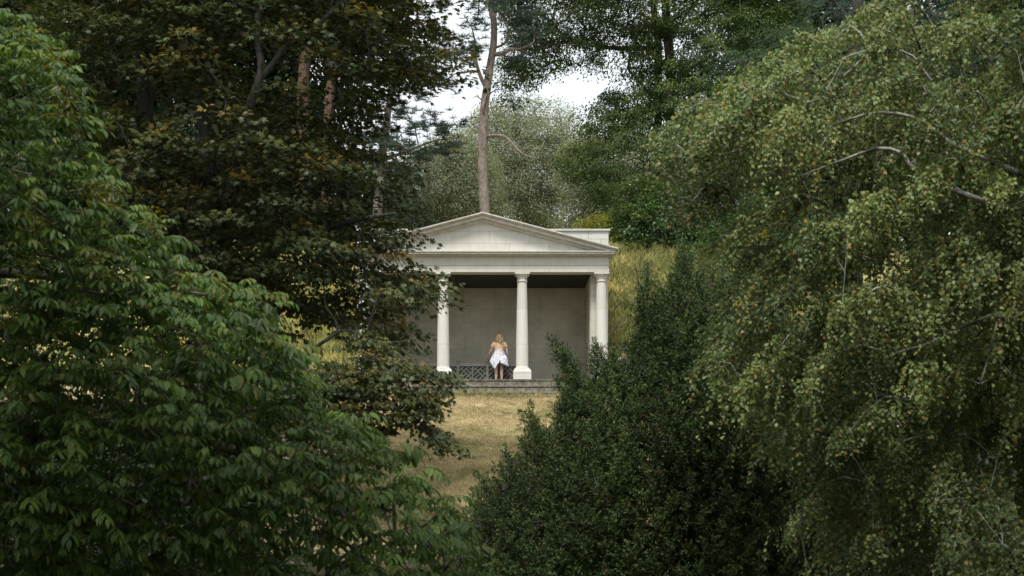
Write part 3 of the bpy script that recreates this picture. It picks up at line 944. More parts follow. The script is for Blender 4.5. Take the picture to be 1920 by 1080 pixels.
def make_tree(name, label, cat, base, seeds, sk_targets, bark, group=None, seg=.6, **kw):
    """Empty at the base > trunk (trunk + limbs), branches (grown twigs)"""
    root = empty(name, base, label, cat, group)
    sk = skeleton(seeds, sk_targets, seg=seg, **kw)
    A, par, rad, ns, ends = sk
    # smooth tubes for the seeds
    mb = MB()
    for pts, rr in seeds:
        # resample smooth with catmull-rom
        pts = [Vector(p) for p in pts]; out = []; ro = []
        for i in range(len(pts)-1):
            p0 = pts[max(i-1, 0)]; p1 = pts[i]; p2 = pts[i+1]; p3 = pts[min(i+2, len(pts)-1)]
            L = (p2-p1).length; k = max(2, int(L/.25))
            k = min(k, 14)
            for j in range(k):
                t = j/k
                q = .5*((2*p1)+(-p0+p2)*t+(2*p0-5*p1+4*p2-p3)*t*t+(-p0+3*p1-3*p2+p3)*t**3)
                r = rr[i]*(1-t)+rr[i+1]*t
                n_ = .06*r
                out.append(q+Vector((random.uniform(-n_, n_), random.uniform(-n_, n_), 0))); ro.append(r*random.uniform(.96, 1.05))
        out.append(pts[-1]); ro.append(rr[-1])
        mb.tube(out, ro, 14)
    mb.build('trunk', bark, root, smooth=True)
    if len(A) > ns:
        wood('branches', sk, bark, root, 5, lo=ns)
    return root, sk

def zb(px, d, dz=.2):
    """ground point under pixel column px at distance d, a little sunk"""
    x = (px-HX)*d/F; y = CAMY+d
    return np.array([x, y, gz(x, y)-dz])

# ---- 1 walnut, left foreground
poly = jitter_poly([(-260,-80),(-60,-30),(20,20),(105,70),(125,150),(150,200),(165,300),(205,385),(290,430),(330,500),(480,545),(500,590),(545,690),(600,745),(690,815),(790,890),(845,975),(880,1060),(900,1250),(-260,1250)], 10, 3)
d0 = 13.0
Q = sample_crown(poly, 2700, d0, 1.7, R=260, front=1.5, seed=4)
Q = thin(lumpy(Q, 3.2, -1.6, 3), .18)
base = zb(-300, 13.6)
tr = [base, P(-300, 950, 13.6), P(-290, 700, 13.5), P(-260, 450, 13.4), P(-240, 200, 13.3)]
sd = [(tr, [.17, .15, .12, .09, .05]),
      ([P(-298, 900, 13.6), P(-60, 820, 13.3), P(200, 800, 13.2), P(450, 850, 13.2), P(650, 930, 13.2)], [.08, .065, .05, .035, .02]),
      ([P(-280, 600, 13.4), P(-80, 520, 13.3), P(120, 520, 13.2), P(300, 570, 13.1)], [.07, .055, .04, .02])]
wal, sk = make_tree('walnut_tree', 'bright green tree with drooping compound leaves, left foreground, lowest on the left', 'tree', tuple(base), sd, Q, M_BARK_GREY, seg=.22, rtip=.0045, expo=.42)
n = len(Q)
cen = P(-100, 800, 13.5)
outd = nrm(Q-cen+np.array([0, -.8, .3]))
# compound leaves
per = 6
B = np.repeat(Q, per, 0); O = np.repeat(outd, per, 0)
shoot = nrm(O*.8 + np.array([0, 0, .55]) + RNG.normal(0, .25, O.shape))
k = np.tile(np.arange(per), n)
ang = k*2.4 + np.repeat(RNG.uniform(0, 6, n), per)
hor = np.column_stack([np.cos(ang), np.sin(ang), np.zeros(len(ang))])
start = B + nrm(np.repeat(nrm(outd*.7+np.array([0,0,.7])), per, 0))*(k*.028-.05)[:, None] + RNG.normal(0, .03, B.shape)
rd = nrm(hor + O*.55 + np.array([0, 0, .35]) + RNG.normal(0, .15, B.shape))
RLn = RNG.uniform(.17, .34, len(B))*np.repeat(RNG.uniform(.75, 1.1, n), per)
topness = np.clip((k-3)/3, 0, 1)
pos, ax, nr, sz, rn, ti = [], [], [], [], [], []
twA, twB = [], []
crn = np.repeat(RNG.uniform(0, 1, n), per)
edge_young = np.repeat((RNG.uniform(0, 1, n) < .16).astype(float), per)
for j in range(5):
    t = .25 + j*.18
    for side in ((-1, 1) if j < 4 else (0,)):
        tt = t if j < 4 else 1.0
        p = start + rd*(RLn*tt)[:, None]; p[:, 2] -= RLn*.42*tt**2
        tang = rd.copy(); tang[:, 2] -= .84*tt; tang = nrm(tang)
        lat = nrm(np.cross(tang, np.array([0, 0, 1.0])))
        a = nrm(tang*(.55 if side else 1) + lat*side*.85 + np.array([0, 0, -.75]) + RNG.normal(0, .2, p.shape))
        nn = nrm(np.cross(lat, tang)*1.0 + lat*side*.3 + RNG.normal(0, .18, p.shape))
        nn = np.where(nn[:, 2:3] < 0, -nn, nn)
        pos.append(p); ax.append(a); nr.append(nn)
        sz.append(RLn*(.34 + .09*math.sin(j*.9))*RNG.uniform(.8, 1.15, len(p)))
        rn.append(np.clip(crn*.45+topness*.3+RNG.uniform(0, .3, len(p)), 0, 1))
        ti.append(np.clip(edge_young*(topness*.35)+RNG.uniform(0, 1, len(p))**14*.5, 0, 1))
leaves('crown', *T_OVATE, np.concatenate(pos), np.concatenate(ax), np.concatenate(nr), np.concatenate(sz), np.concatenate(rn), np.concatenate(ti), L_WALNUT, wal)
# leaf stalks
segs = 3
VA, VB = [], []
for s_ in range(segs):
    for arr, tt in ((VA, s_/segs), (VB, (s_+1)/segs)):
        p = start + rd*(RLn*tt)[:, None]; p[:, 2] -= RLn*.42*tt**2; arr.append(p)
V_, l_, nf = frusta(np.concatenate(VA), np.concatenate(VB), np.full(len(B)*segs, .0022), np.full(len(B)*segs, .0018), 3)
link('leaf_stalks', np_mesh('leaf_stalks', V_, l_, np.full(nf, 4)), M_BARK_GREEN, wal)

# upright young shoots with bronze tips
sp_ = [(60,50,12.4),(105,85,12.6),(175,335,12.2),(215,345,12.2),(285,385,12.2),(60,395,11.6),(55,480,11.4),(190,470,11.6),(120,170,12),(20,570,11.5),(350,505,12.2),(410,520,12.3)]
sa, sb_, po_, ax_, nr_2, sz_ = [], [], [], [], [], []
for (px, py, d) in sp_:
    top = P(px, py, d); bot = top - np.array([random.uniform(-.03, .05), -.05, .42])
    sa.append(bot); sb_.append(top)
    for k_ in range(26):
        t_ = .45+.55*(k_/26); a_ = k_*2.4
        h_ = np.array([math.cos(a_), math.sin(a_), .35-.9*RNG.uniform()*.6])
        for m_ in range(3):
            po_.append(bot+(top-bot)*t_+h_*.025*(m_+.6)*1.4); ax_.append(h_+RNG.normal(0, .35, 3)+np.array([0, 0, -.2*m_])); nr_2.append(np.array([0, 0, 1.])+RNG.normal(0, .4, 3)); sz_.append(RNG.uniform(.03, .06))
N_ = len(po_)
ys_ = leaves('young_shoots', *T_OVATE, np.array(po_), nrm(np.array(ax_)), np.array(nr_2), np.array(sz_), RNG.uniform(.6, 1, N_), RNG.uniform(.45, 1, N_), L_WALNUT, wal)
V_, l_, nf = frusta(np.array(sa), np.array(sb_), np.full(len(sa), .005), np.full(len(sa), .003), 5)
link('leaf_stalks', np_mesh('leaf_stalks', V_, l_, np.full(nf, 4)), M_BARK_GREEN, wal)

# ---- 2 bronze maple
mbase = zb(400, 31)
polyA = jitter_poly([(70,-450),(830,-450),(845,-20),(800,35),(868,85),(865,150),(800,150),(730,175),(690,225),(735,285),(760,325),(715,360),(790,405),(800,440),(735,462),(820,495),(835,545),(760,570),(745,590),(812,618),(790,645),(700,640),(650,600),(560,605),(500,575),(340,560),(300,450),(180,400),(120,280),(60,60)], 9, 5)
polyB = jitter_poly([(470,620),(520,660),(600,690),(655,650),(690,600),(745,640),(790,680),(868,702),(860,745),(830,785),(880,845),(850,842),(795,800),(750,775),(745,860),(705,840),(640,800),(560,740),(480,700)], 7, 6)
polyC = jitter_poly([(0,300),(300,420),(420,520),(540,600),(560,760),(740,850),(640,880),(300,850),(0,700)], 9, 8)
holesA = [(262,170,52,100,.85),(375,205,55,75,.85),(480,120,60,100,.75),(600,140,62,90,.92),(560,75,50,40,.5),(590,640,72,44,.97),(335,185,28,45,.6),(310,285,14,18,.9),(700,300,26,30,.6),(535,20,22,14,.8),(600,150,30,34,.6)]
polyA = [(x-16 if x > 690 else x, y) for x, y in polyA]; polyB = [(x-22 if x > 690 else x, y) for x, y in polyB]
QA = thin(sample_crown(polyA, 2300, 31, 4.2, R=200, front=1.2, holes=holesA, seed=9), .52)
QB = thin(sample_crown(polyB, 620, 28.6, 1.1, R=90, front=1.0, holes=holesA, seed=10), .27)
QC = thin(sample_crown(polyC, 500, 33, 2.0, R=120, seed=12), .5)
Q = np.vstack([QA, QB, QC])
sd = [([mbase, P(400, 700, 31), P(396, 420, 31), P(385, 210, 31), P(372, 60, 31), P(360, -250, 31)], [.34, .3, .27, .23, .17, .06]),
      ([P(398, 520, 31), P(440, 340, 29), P(466, 205, 28), P(490, 140, 27.7), P(482, 60, 27.7), P(490, -60, 27.7), P(470, -260, 28)], [.15, .12, .1, .08, .06, .05, .03]),
      ([P(488, 148, 27.7), P(512, 118, 27.7), P(540, 84, 27.7), P(580, 60, 27.7), P(620, 22, 27.7), P(700, -60, 27.8)], [.055, .05, .045, .04, .035, .02]),
      ([P(400, 640, 31), P(300, 420, 31.5), P(275, 230, 31.5), P(268, 60, 31.5), P(255, -200, 32)], [.2, .19, .17, .14, .05]),
      ([P(400, 560, 31), P(520, 470, 30), P(640, 420, 29), P(740, 400, 28.6)], [.12, .09, .06, .025]),
      ([P(400, 660, 31), P(470, 610, 29.5), P(500, 630, 29), P(545, 678, 28.7), P(640, 720, 28.5), P(740, 765, 28.3), P(800, 800, 28.2)], [.13, .09, .07, .06, .045, .028, .015]),
      ([P(560, 682, 28.7), P(600, 645, 28.6), P(632, 624, 28.5), P(628, 600, 28.5), P(610, 575, 28.6)], [.04, .036, .03, .024, .015]),
      ([P(630, 626, 28.5), P(655, 618, 28.4), P(700, 640, 28.4), P(760, 640, 28.3)], [.026, .022, .018, .01])]
maple, sk = make_tree('maple_tree', 'large dark maple with bronze tinted leaves, its low boughs hanging in front of the temple', 'tree', tuple(mbase), sd, Q, M_BARK_MAPLE, seg=.5, rtip=.007)
cen = P(400, 500, 32)
a1 = clump_leaves(QA, 105, .72, .2, .15, cen, droop=.38, tintp=1.0, tpow=1.9)
a2 = clump_leaves(QB, 50, .36, .3, .125, cen, droop=.4, tintp=.75, tpow=2.0)
a3 = clump_leaves(QC, 60, .62, .3, .15, cen, droop=.35, tintp=.6, tpow=2)
leaves('crown', *T_MAPLE, *[np.concatenate(z) for z in zip(a1, a2, a3)], L_MAPLE, maple)

# ---- 3 weeping birch, right foreground
poly = jitter_poly([(1205,265),(1250,232),(1340,215),(1390,145),(1450,125),(1510,70),(1580,55),(1620,60),(1690,30),(1760,-60),(1850,-250),(2150,-300),(2150,1250),(1560,1250),(1510,1080),(1450,900),(1370,790),(1325,700),(1350,610),(1345,520),(1295,430),(1255,340),(1205,290)], 12, 13)
holes = [(1425,410,62,60,.9),(1385,270,30,22,.6),(1320,270,24,16,.7),(1620,960,60,50,.75),(1640,420,60,40,.35),(1830,700,60,40,.5),(1560,620,50,60,.4)]
Q = thin(sample_crown(poly, 2400, 16.4, 2.2, R=200, front=1.5, holes=holes, seed=14), .50)
Q = lumpy(Q, 2.0, -1.15, 5)
print('birch', len(Q))
bb = zb(2080, 17)
sd = [([bb, P(2080, 800, 17), P(2060, 500, 17), P(2020, 200, 16.8), P(1960, -100, 16.6)], [0.2000, 0.1800, 0.1500, 0.1100, 0.0310]),
      ([P(2065, 560, 17), P(1930, 420, 15.6), P(1830, 372, 14.4), P(1775, 352, 14.9), P(1738, 334, 14.8), P(1705, 308, 14.8), P(1688, 286, 14.8), P(1645, 278, 14.8), P(1580, 300, 14.9), P(1500, 330, 14.9)], [0.0496, 0.0403, 0.0279, 0.0248, 0.0229, 0.0211, 0.0186, 0.0161, 0.0112, 0.0050]),
      ([P(2050, 470, 17), P(1950, 350, 15.6), P(1850, 300, 14.6), P(1780, 266, 14.8), P(1730, 228, 14.9), P(1680, 213, 14.9), P(1620, 215, 14.8), P(1540, 245, 14.9)], [0.0434, 0.0341, 0.0248, 0.0198, 0.0186, 0.0161, 0.0136, .005]),
      ([P(2070, 700, 17), P(1970, 590, 15), P(1905, 578, 14.9), P(1860, 590, 14.8), P(1800, 615, 14.7), P(1730, 648, 14.7), P(1680, 662, 14.7), P(1628, 700, 14.7)], [0.0372, 0.0279, 0.0186, 0.0161, 0.0136, 0.0118, 0.0093, 0.0037]),
      ([P(1935, 575, 14.2), P(1895, 560, 14.9), P(1868, 610, 14.7), P(1850, 680, 14.6), P(1838, 720, 14.6)], [0.0186, 0.0136, 0.0118, 0.0087, 0.0037])]
birch, sk = make_tree('birch_tree', 'weeping birch with hanging twigs, yellowing leaves and silvery branches filling the right side', 'tree', tuple(bb), sd, Q, M_BARK_BIRCH, seg=.3, rtip=.0035, expo=.42, sag=.22)
n = len(Q)
cen = P(1950, 520, 17.5)
o2 = Q-cen; o2[:, 2] = 0; o2 = nrm(nrm(o2) + np.array([-.25, -.15, 0]) + RNG.normal(0, .35, Q.shape)*np.array([1, 1, 0]))
BL = RNG.uniform(.7, 1.5, n)                       # bough length
def bough(t, o_, L_, q_):                         # arches over and droops to its tip
    p = q_ - o_*(L_*(1-t))[:, None]
    p = p.copy(); p[:, 2] += L_*(.30*np.sin(np.pi*np.clip(t, 0, 1)**.8) + .25*(1-t)); return p
ps = 64
tb = RNG.uniform(0, 1, n*ps)**.75
oo = np.repeat(o2, ps, 0); LB = np.repeat(BL, ps); QQ = np.repeat(Q, ps, 0)
st = bough(tb, oo, LB, QQ) + RNG.normal(0, .07, (n*ps, 3))*np.array([1, 1, .5])
od = nrm(oo*.8 + RNG.normal(0, .75, st.shape)*np.array([1, 1, .25]) + np.array([0, -.1, .15]))
Ls = RNG.uniform(.12, .60, len(st))*np.repeat(RNG.uniform(.6, 1.4, n), ps)
NL = 16
def strand(t):
    p = st + od*(Ls*.5*(1-np.exp(-3*t)))[:, None]
    p = p.copy(); p[:, 2] += .12*Ls*np.sin(t*3) - Ls*.9*t**1.5
    return p
pos, ax, nr, sz, rn, ti = [], [], [], [], [], []
cb_ = RNG.uniform(0, 1, n); cl = np.repeat(cb_, ps); ct = np.repeat(RNG.uniform(0, 1, n)**2.0, ps)
for j in range(NL):
    t = (j+.5)/NL
    tj = np.clip(t + RNG.uniform(-.04, .04, len(st)), 0, 1)
    p = strand(tj) + RNG.normal(0, .012, st.shape)
    a = nrm(rand_dir(len(st))*np.array([1, 1, .5]) + np.array([0, -.1, -.75]))
    nn = nrm(RNG.normal(0, .5, st.shape) + np.array([0, -.25, .6]) + od*.4)
    pos.append(p); ax.append(a); nr.append(nn); sz.append(RNG.uniform(.026, .062, len(st)))
    rn.append(np.clip(cl*.6 + RNG.uniform(0, .4, len(st)), 0, 1))
    ti.append(np.clip((RNG.uniform(0, 1, len(st)) < .05+.14*ct)*RNG.uniform(.3, .9, len(st)), 0, 1))
leaves('crown', *T_RHOMB, np.concatenate(pos), np.concatenate(ax), np.concatenate(nr), np.concatenate(sz), np.concatenate(rn), np.concatenate(ti), L_BIRCH, birch)
VA = np.concatenate([strand(i/3+0*Ls) for i in range(3)]); VB = np.concatenate([strand((i+1)/3+0*Ls) for i in range(3)])
V_, l_, nf = frusta(VA, VB, np.full(len(VA), .0016), np.full(len(VA), .0013), 3)
link('hanging_twigs', np_mesh('hanging_twigs', V_, l_, np.full(nf, 4)), M_BARK_DARK, birch)
BA = np.concatenate([bough(np.full(n, i/6), o2, BL, Q) for i in range(6)]); BB = np.concatenate([bough(np.full(n, (i+1)/6), o2, BL, Q) for i in range(6)])
ra_ = np.concatenate([np.full(n, .014*(1-i/6)+.003) for i in range(6)]); rb_ = np.concatenate([np.full(n, .014*(1-(i+1)/6)+.003) for i in range(6)])
V_, l_, nf = frusta(BA, BB, ra_, rb_, 5)
link('branches', np_mesh('branches', V_, l_, np.full(nf, 4)), M_BARK_BIRCH, birch)

# ---- 4 yew, right of the lawn
poly = [(850,1010),(895,955),(905,900),(935,925),(955,850),(975,880),(1000,780),(1015,830),(1040,800),(1052,735),(1072,722),(1038,650),(1062,668),(1090,705),(1112,725),(1122,655),(1140,690),(1160,690),(1175,680),(1195,640),(1200,560),(1218,515),(1235,560),(1262,530),(1282,465),(1300,520),(1400,540),(1500,640),(1600,760),(1600,1250),(840,1250)]
Q = sample_crown(poly, 8500, 21.5, 1.9, R=150, front=1.7, holes=[(1171,668,17,24,1.0)], seed=20)
Q = thin(lumpy(Q, 4.4, -3.2, 8), .15)
print('yew', len(Q))
spikes = [P(1042,660,20.8),P(1060,685,20.8),P(1126,668,21),P(1118,690,21),P(1216,530,21),P(1206,580,21),P(1282,485,21.4),P(1276,520,21.3),P(1052,740,20.7),P(1003,790,20.5),P(957,862,20.4),P(908,915,20.3),P(1150,700,21),P(1158,690,21),P(1186,670,21),P(1150,680,21),P(1240,560,21.1)]
Q = np.vstack([Q, np.array(spikes)])
yb_ = zb(1310, 22.3)
sd = [([yb_, P(1310, 900, 22.3), P(1305, 750, 22.2), P(1290, 620, 22)], [.2, .16, .12, .05]),
      ([P(1310, 960, 22.3), P(1180, 880, 21.8), P(1110, 790, 21.5), P(1080, 740, 21.2)], [.09, .07, .05, .02]),
      ([P(1310, 1000, 22.3), P(1150, 990, 21.8), P(1000, 970, 21.4), P(930, 960, 21)], [.08, .06, .04, .02]),
      ([P(1308, 850, 22.2), P(1390, 760, 22), P(1430, 700, 21.8)], [.07, .05, .02])]
yew, sk = make_tree('yew_tree', 'dark green yew with upright shoots between the lawn and the weeping birch', 'tree', tuple(yb_), sd, Q, M_BARK_DARK, seg=.3, rtip=.005, expo=.42)
n = len(Q)
cen = P(1330, 1050, 22.5)
od = nrm(nrm(Q-cen)*.75 + np.array([0, -.15, .75]) + RNG.normal(0, .22, Q.shape))
Ll = RNG.uniform(.30, .75, n); Ll[-len(spikes):] = .6
per = 20
k = np.tile((np.arange(per)+.5)/per, n)
B = np.repeat(Q, per, 0); D = np.repeat(od, per, 0); LL = np.repeat(Ll, per)
ss = B + D*(LL*(k-.55))[:, None]
side = nrm(np.cross(D, rand_dir(len(D))))
sdv = nrm(D*.75 + side*.9 + np.array([0, -.05, .1]))
sl = (.07 + .15*(1-k))*RNG.uniform(.7, 1.3, len(k))
nn_ = 16
kk = (np.arange(nn_)+.3)/nn_
pb = np.repeat(ss, nn_, 0); db = np.repeat(sdv, nn_, 0); sb = np.repeat(sl, nn_); kb = np.tile(kk, len(ss))
pos = pb + db*(sb*kb)[:, None]
pd = nrm(np.cross(db, rand_dir(len(db))))
ax = nrm(db*.55 + pd + np.array([0, 0, .15]))
nr_ = nrm(rand_dir(len(ax)) + np.array([0, 0, .9]))
sz = RNG.uniform(.026, .042, len(ax))
rn = np.clip(np.repeat(np.repeat(RNG.uniform(0, 1, n), per), nn_)*.35 + kb*.35 + np.repeat(k, nn_)*.15 + RNG.uniform(0, .25, len(ax)), 0, 1)
ti = np.repeat(RNG.uniform(0, 1, len(ss)) < .012, nn_)*1.0
leaves('crown', *T_NEEDLE, pos, ax, nr_, sz, rn, ti, L_YEW, yew)

#CANOPY
# ---- generic broadleaved trees
def broad(name, label, cat, base, seeds, poly, n, thick, d0, th, per, rad, flat, leaf, lmat, bark, holes=(), seed=1, group=None, droop=.3, tintp=.4, tpow=3, R=160, jit=9, tmpl=T_OVAL, seg=1.0, rtip=.012, up=.7, sag=.12, front=1.3):
    pl = jitter_poly(poly, jit, seed)
    Q = thin(sample_crown(pl, n, d0, thick, R=R, holes=holes, seed=seed, front=front), th)
    root, sk = make_tree(name, label, cat, tuple(base), seeds, Q, bark, group=group, seg=seg, rtip=rtip, sag=sag)
    cen = Q.mean(0)
    a = clump_leaves(Q, per, rad, flat, leaf, cen, droop=droop, tintp=tintp, tpow=tpow, up=up)
    leaves('crown', *tmpl, *a, lmat, root)
    return root

# 5 tall beech on the right of the gap
b = zb(1258, 66)
broad('beech_tree', 'tall dark green tree with twin trunks and sweeping boughs right of the sky gap', 'tree', b,
      [([b, P(1258, 300, 66), P(1257, 130, 66), P(1250, 40, 66), P(1246, -150, 66), P(1240, -350, 66)], [.26, .24, .22, .2, .17, .06]),
       ([zb(1232, 65.6), P(1233, 300, 65.6), P(1234, 130, 65.6), P(1230, 50, 65.6), P(1200, -150, 65.6)], [.2, .19, .18, .15, .06]),
       ([P(1240, 90, 65.6), P(1150, 90, 64), P(1060, 80, 63), P(980, 100, 62.5)], [.12, .09, .06, .02]),
       ([P(1240, 200, 65.6), P(1180, 230, 64), P(1110, 290, 63), P(1080, 330, 63)], [.11, .08, .04, .02])],
      [(960,-330),(1500,-330),(1520,60),(1500,300),(1480,470),(1290,478),(1260,400),(1200,330),(1130,380),(1075,330),(1060,290),(1110,250),(1100,200),(1170,150),(1180,85),(1130,85),(1125,140),(1090,130),(1060,110),(1010,135),(975,170),(945,190),(940,145),(965,60),(930,10)],
      3200, 4.2, 64, .62, 260, .8, .45, .105, L_BEECH, M_BARK_PINE, holes=[(1215,330,40,40,.5),(1175,320,34,64,.9),(1295,90,24,26,.5),(1245,110,22,50,.75),(1345,50,22,22,.6)], seed=31, tintp=.55, droop=.5)

# 6 pale trees beyond the temple
pal = [('grey green tree in full leaf left behind the temple roof', 800, 84, [(730,340),(760,300),(800,270),(850,250),(900,260),(925,330),(930,440),(720,450)], 41),
       ('pale feathery tree with thin top directly behind the pediment pine', 985, 92, [(880,240),(910,205),(960,185),(1010,195),(1055,200),(1085,240),(1080,330),(1070,450),(880,450)], 42),
       ('pale olive tree with sparse crown right behind the temple roof', 1110, 86, [(1060,290),(1100,250),(1150,240),(1200,270),(1240,330),(1240,450),(1060,450)], 43)]
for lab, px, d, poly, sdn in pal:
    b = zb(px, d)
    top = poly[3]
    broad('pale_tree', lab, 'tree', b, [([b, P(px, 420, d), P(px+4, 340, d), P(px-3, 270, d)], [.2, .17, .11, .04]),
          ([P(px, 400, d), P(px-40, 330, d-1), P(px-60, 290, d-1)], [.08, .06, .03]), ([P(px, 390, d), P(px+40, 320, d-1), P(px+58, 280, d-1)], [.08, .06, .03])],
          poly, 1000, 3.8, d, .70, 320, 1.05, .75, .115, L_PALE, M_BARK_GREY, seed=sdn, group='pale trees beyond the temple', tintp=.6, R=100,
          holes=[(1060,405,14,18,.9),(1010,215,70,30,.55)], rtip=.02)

# 7 dark woodland behind the maple, and behind the birch
wood_trees = [('dark tree standing in shade at the far left behind the maple', 60, 64, [(-200,-300),(200,-300),(230,100),(210,480),(-200,480)], 51, 700),
              ('dark tree standing in shade behind the twin stems of the maple', 300, 70, [(180,-300),(440,-300),(455,100),(430,480),(190,480)], 52, 560),
              ('dark tree standing in shade behind the orange pine trunks', 560, 74, [(440,-300),(700,-300),(715,60),(650,110),(640,250),(740,330),(760,440),(440,480)], 53, 620),
              ('dark tree standing in shade behind the cedar', 1480, 74, [(1380,-300),(1660,-300),(1650,480),(1350,480),(1390,200)], 54, 560),
              ('dark tree standing in shade behind the top right of the birch', 1800, 70, [(1640,-300),(2050,-300),(2050,480),(1640,480)], 55, 600)]
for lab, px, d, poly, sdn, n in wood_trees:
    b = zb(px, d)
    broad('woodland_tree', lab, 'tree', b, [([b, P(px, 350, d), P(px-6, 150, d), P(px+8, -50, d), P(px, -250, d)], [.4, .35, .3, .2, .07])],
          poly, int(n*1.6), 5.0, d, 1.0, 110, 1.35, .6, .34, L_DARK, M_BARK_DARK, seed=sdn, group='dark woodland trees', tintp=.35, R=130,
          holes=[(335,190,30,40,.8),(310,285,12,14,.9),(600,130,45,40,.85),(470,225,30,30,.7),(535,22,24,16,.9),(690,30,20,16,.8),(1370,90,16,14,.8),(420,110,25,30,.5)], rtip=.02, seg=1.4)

# 8 pines
def pine(label, base, seeds, poly, n, d0, th, bark, seed, holes=(), thick=2.0, per=150, rad=.5, group='pines behind the temple'):
    pl = jitter_poly(poly, 9, seed)
    Q = thin(sample_crown(pl, n, d0, thick, R=90, holes=holes, seed=seed), th)
    root, sk = make_tree('pine_tree', label, 'tree', tuple(base), seeds, Q, bark, group=group, seg=.7, rtip=.014, sag=.15)
    m_ = len(Q)
    tuft = 13
    c = np.repeat(Q, tuft, 0) + RNG.normal(0, rad*.5, (m_*tuft, 3))*np.array([1, 1, .55])
    npn = per//tuft*2
    p = np.repeat(c, npn, 0)
    d = rand_dir(len(p)); d[:, 2] = np.abs(d[:, 2])*.7 - .1
    p = p + d*.02
    sz = RNG.uniform(.14, .24, len(p))
    nr = rand_dir(len(p))
    rn = np.clip(np.repeat(RNG.uniform(0, .6, m_), tuft*npn)+RNG.uniform(0, .4, len(p)), 0, 1)
    leaves('crown', [(0,-.05,0), (1,-.04,0), (1,.04,0), (0,.05,0)], [(0,1,2,3)], p, nrm(d), nr, sz, rn, RNG.uniform(0, 1, len(p))**6, L_PINE, root)
    return root
b = zb(905, 60)
pine('tall bare trunked pine rising straight behind the point of the pediment', b,
     [([b, P(909, 400, 60), P(906, 330, 60), P(905, 270, 60), P(908, 210, 60), P(913, 165, 60), P(918, 130, 60), P(925, 85, 60), P(926, 40, 60), P(919, 0, 60), P(915, -120, 60), P(920, -260, 60)], [.245, .22, .21, .2, .18, .165, .16, .14, .125, .125, .08, .04]),
      ([P(912, 165, 60), P(903, 148, 59.8), P(895, 125, 59.6), P(892, 105, 59.5), P(890, 75, 59.4), P(884, 50, 59.4)], [.09, .08, .065, .055, .04, .02]),
      ([P(897, 135, 59.7), P(885, 133, 59.5), P(868, 136, 59.4), P(845, 140, 59.3)], [.055, .05, .04, .02]),
      ([P(926, 102, 60), P(942, 100, 59.6), P(958, 92, 59.4), P(976, 92, 59.2), P(1000, 80, 59)], [.1, .085, .07, .05, .02]),
      ([P(928, 90, 60), P(948, 80, 59.6), P(954, 60, 59.5), P(945, 35, 59.4), P(935, 25, 59.4)], [.05, .045, .04, .035, .02]),
      ([P(914, 256, 60), P(928, 254, 59.5), P(944, 255, 59.3), P(958, 266, 59.2), P(970, 280, 59.1), P(986, 292, 59), P(1004, 296, 58.9)], [.075, .065, .06, .055, .045, .03, .012]),
      ([P(957, 265, 59.2), P(948, 270, 59.1), P(935, 278, 59)], [.03, .025, .01]), ([P(972, 282, 59.1), P(974, 292, 59.1), P(973, 304, 59.1)], [.03, .024, .01]),
      ([P(912, 175, 59.8), P(908, 190, 59.74), P(905, 205, 59.72), P(909, 214, 59.8)], [.05, .06, .05, .02]),
      ([P(915, 180, 60), P(930, 168, 59.7), P(955, 172, 59.5), P(978, 190, 59.4)], [.03, .022, .016, .006]),
      ([P(911, 205, 60), P(930, 200, 59.7), P(948, 198, 59.6)], [.025, .018, .006]),
      ([P(906, 190, 60), P(893, 180, 59.7), P(886, 186, 59.6)], [.025, .018, .006])],
     [(770,-120),(1010,-150),(1010,60),(985,110),(950,110),(948,60),(890,70),(890,100),(870,130),(850,110),(800,130),(750,90),(820,60),(835,0)], 160, 60, .62, M_BARK_PINE, 61, holes=[(862,30,28,45,.98),(920,60,18,60,.9),(905,20,60,30,.5)])
b = zb(700, 63)
pine('blue green pine reaching over the left end of the temple roof', b,
     [([b, P(706, 420, 63), P(712, 330, 63), P(722, 250, 63), P(735, 150, 63), P(745, 0, 63), P(750, -180, 63)], [.24, .22, .19, .16, .13, .09, .03]),
      ([P(715, 300, 63), P(760, 285, 62), P(810, 265, 61.5), P(850, 260, 61)], [.08, .06, .04, .015])],
     [(600,-150),(800,-150),(760,60),(770,110),(850,130),(860,160),(800,175),(790,205),(850,225),(862,285),(800,315),(730,330),(690,300),(670,200),(620,120)], 330, 62.5, .62, M_BARK_PINE, 62, holes=[(740,190,40,24,.7),(800,205,40,16,.7),(690,130,30,20,.5)], thick=2.6)
b = zb(612, 66)
pine('orange barked pine trunk showing between the maple leaves', b,
     [([b, P(612, 260, 66), P(615, 215, 66), P(620, 160, 66), P(625, 110, 66), P(628, 40, 66), P(632, -150, 66)], [.24, .23, .22, .2, .19, .15, .05])],
     [(570,-180),(690,-180),(690,60),(640,110),(600,60)], 90, 66, .7, M_BARK_PINE_O, 63)
b = zb(566, 68)
pine('thicker reddish pine trunk behind the fork of the maple', b,
     [([b, P(567, 260, 68), P(569, 150, 68), P(574, 95, 68), P(577, 40, 68), P(580, -150, 68)], [.3, .28, .26, .24, .2, .06])],
     [(500,-180),(640,-180),(620,40),(590,80),(540,60)], 90, 68, .7, M_BARK_PINE_O, 64)

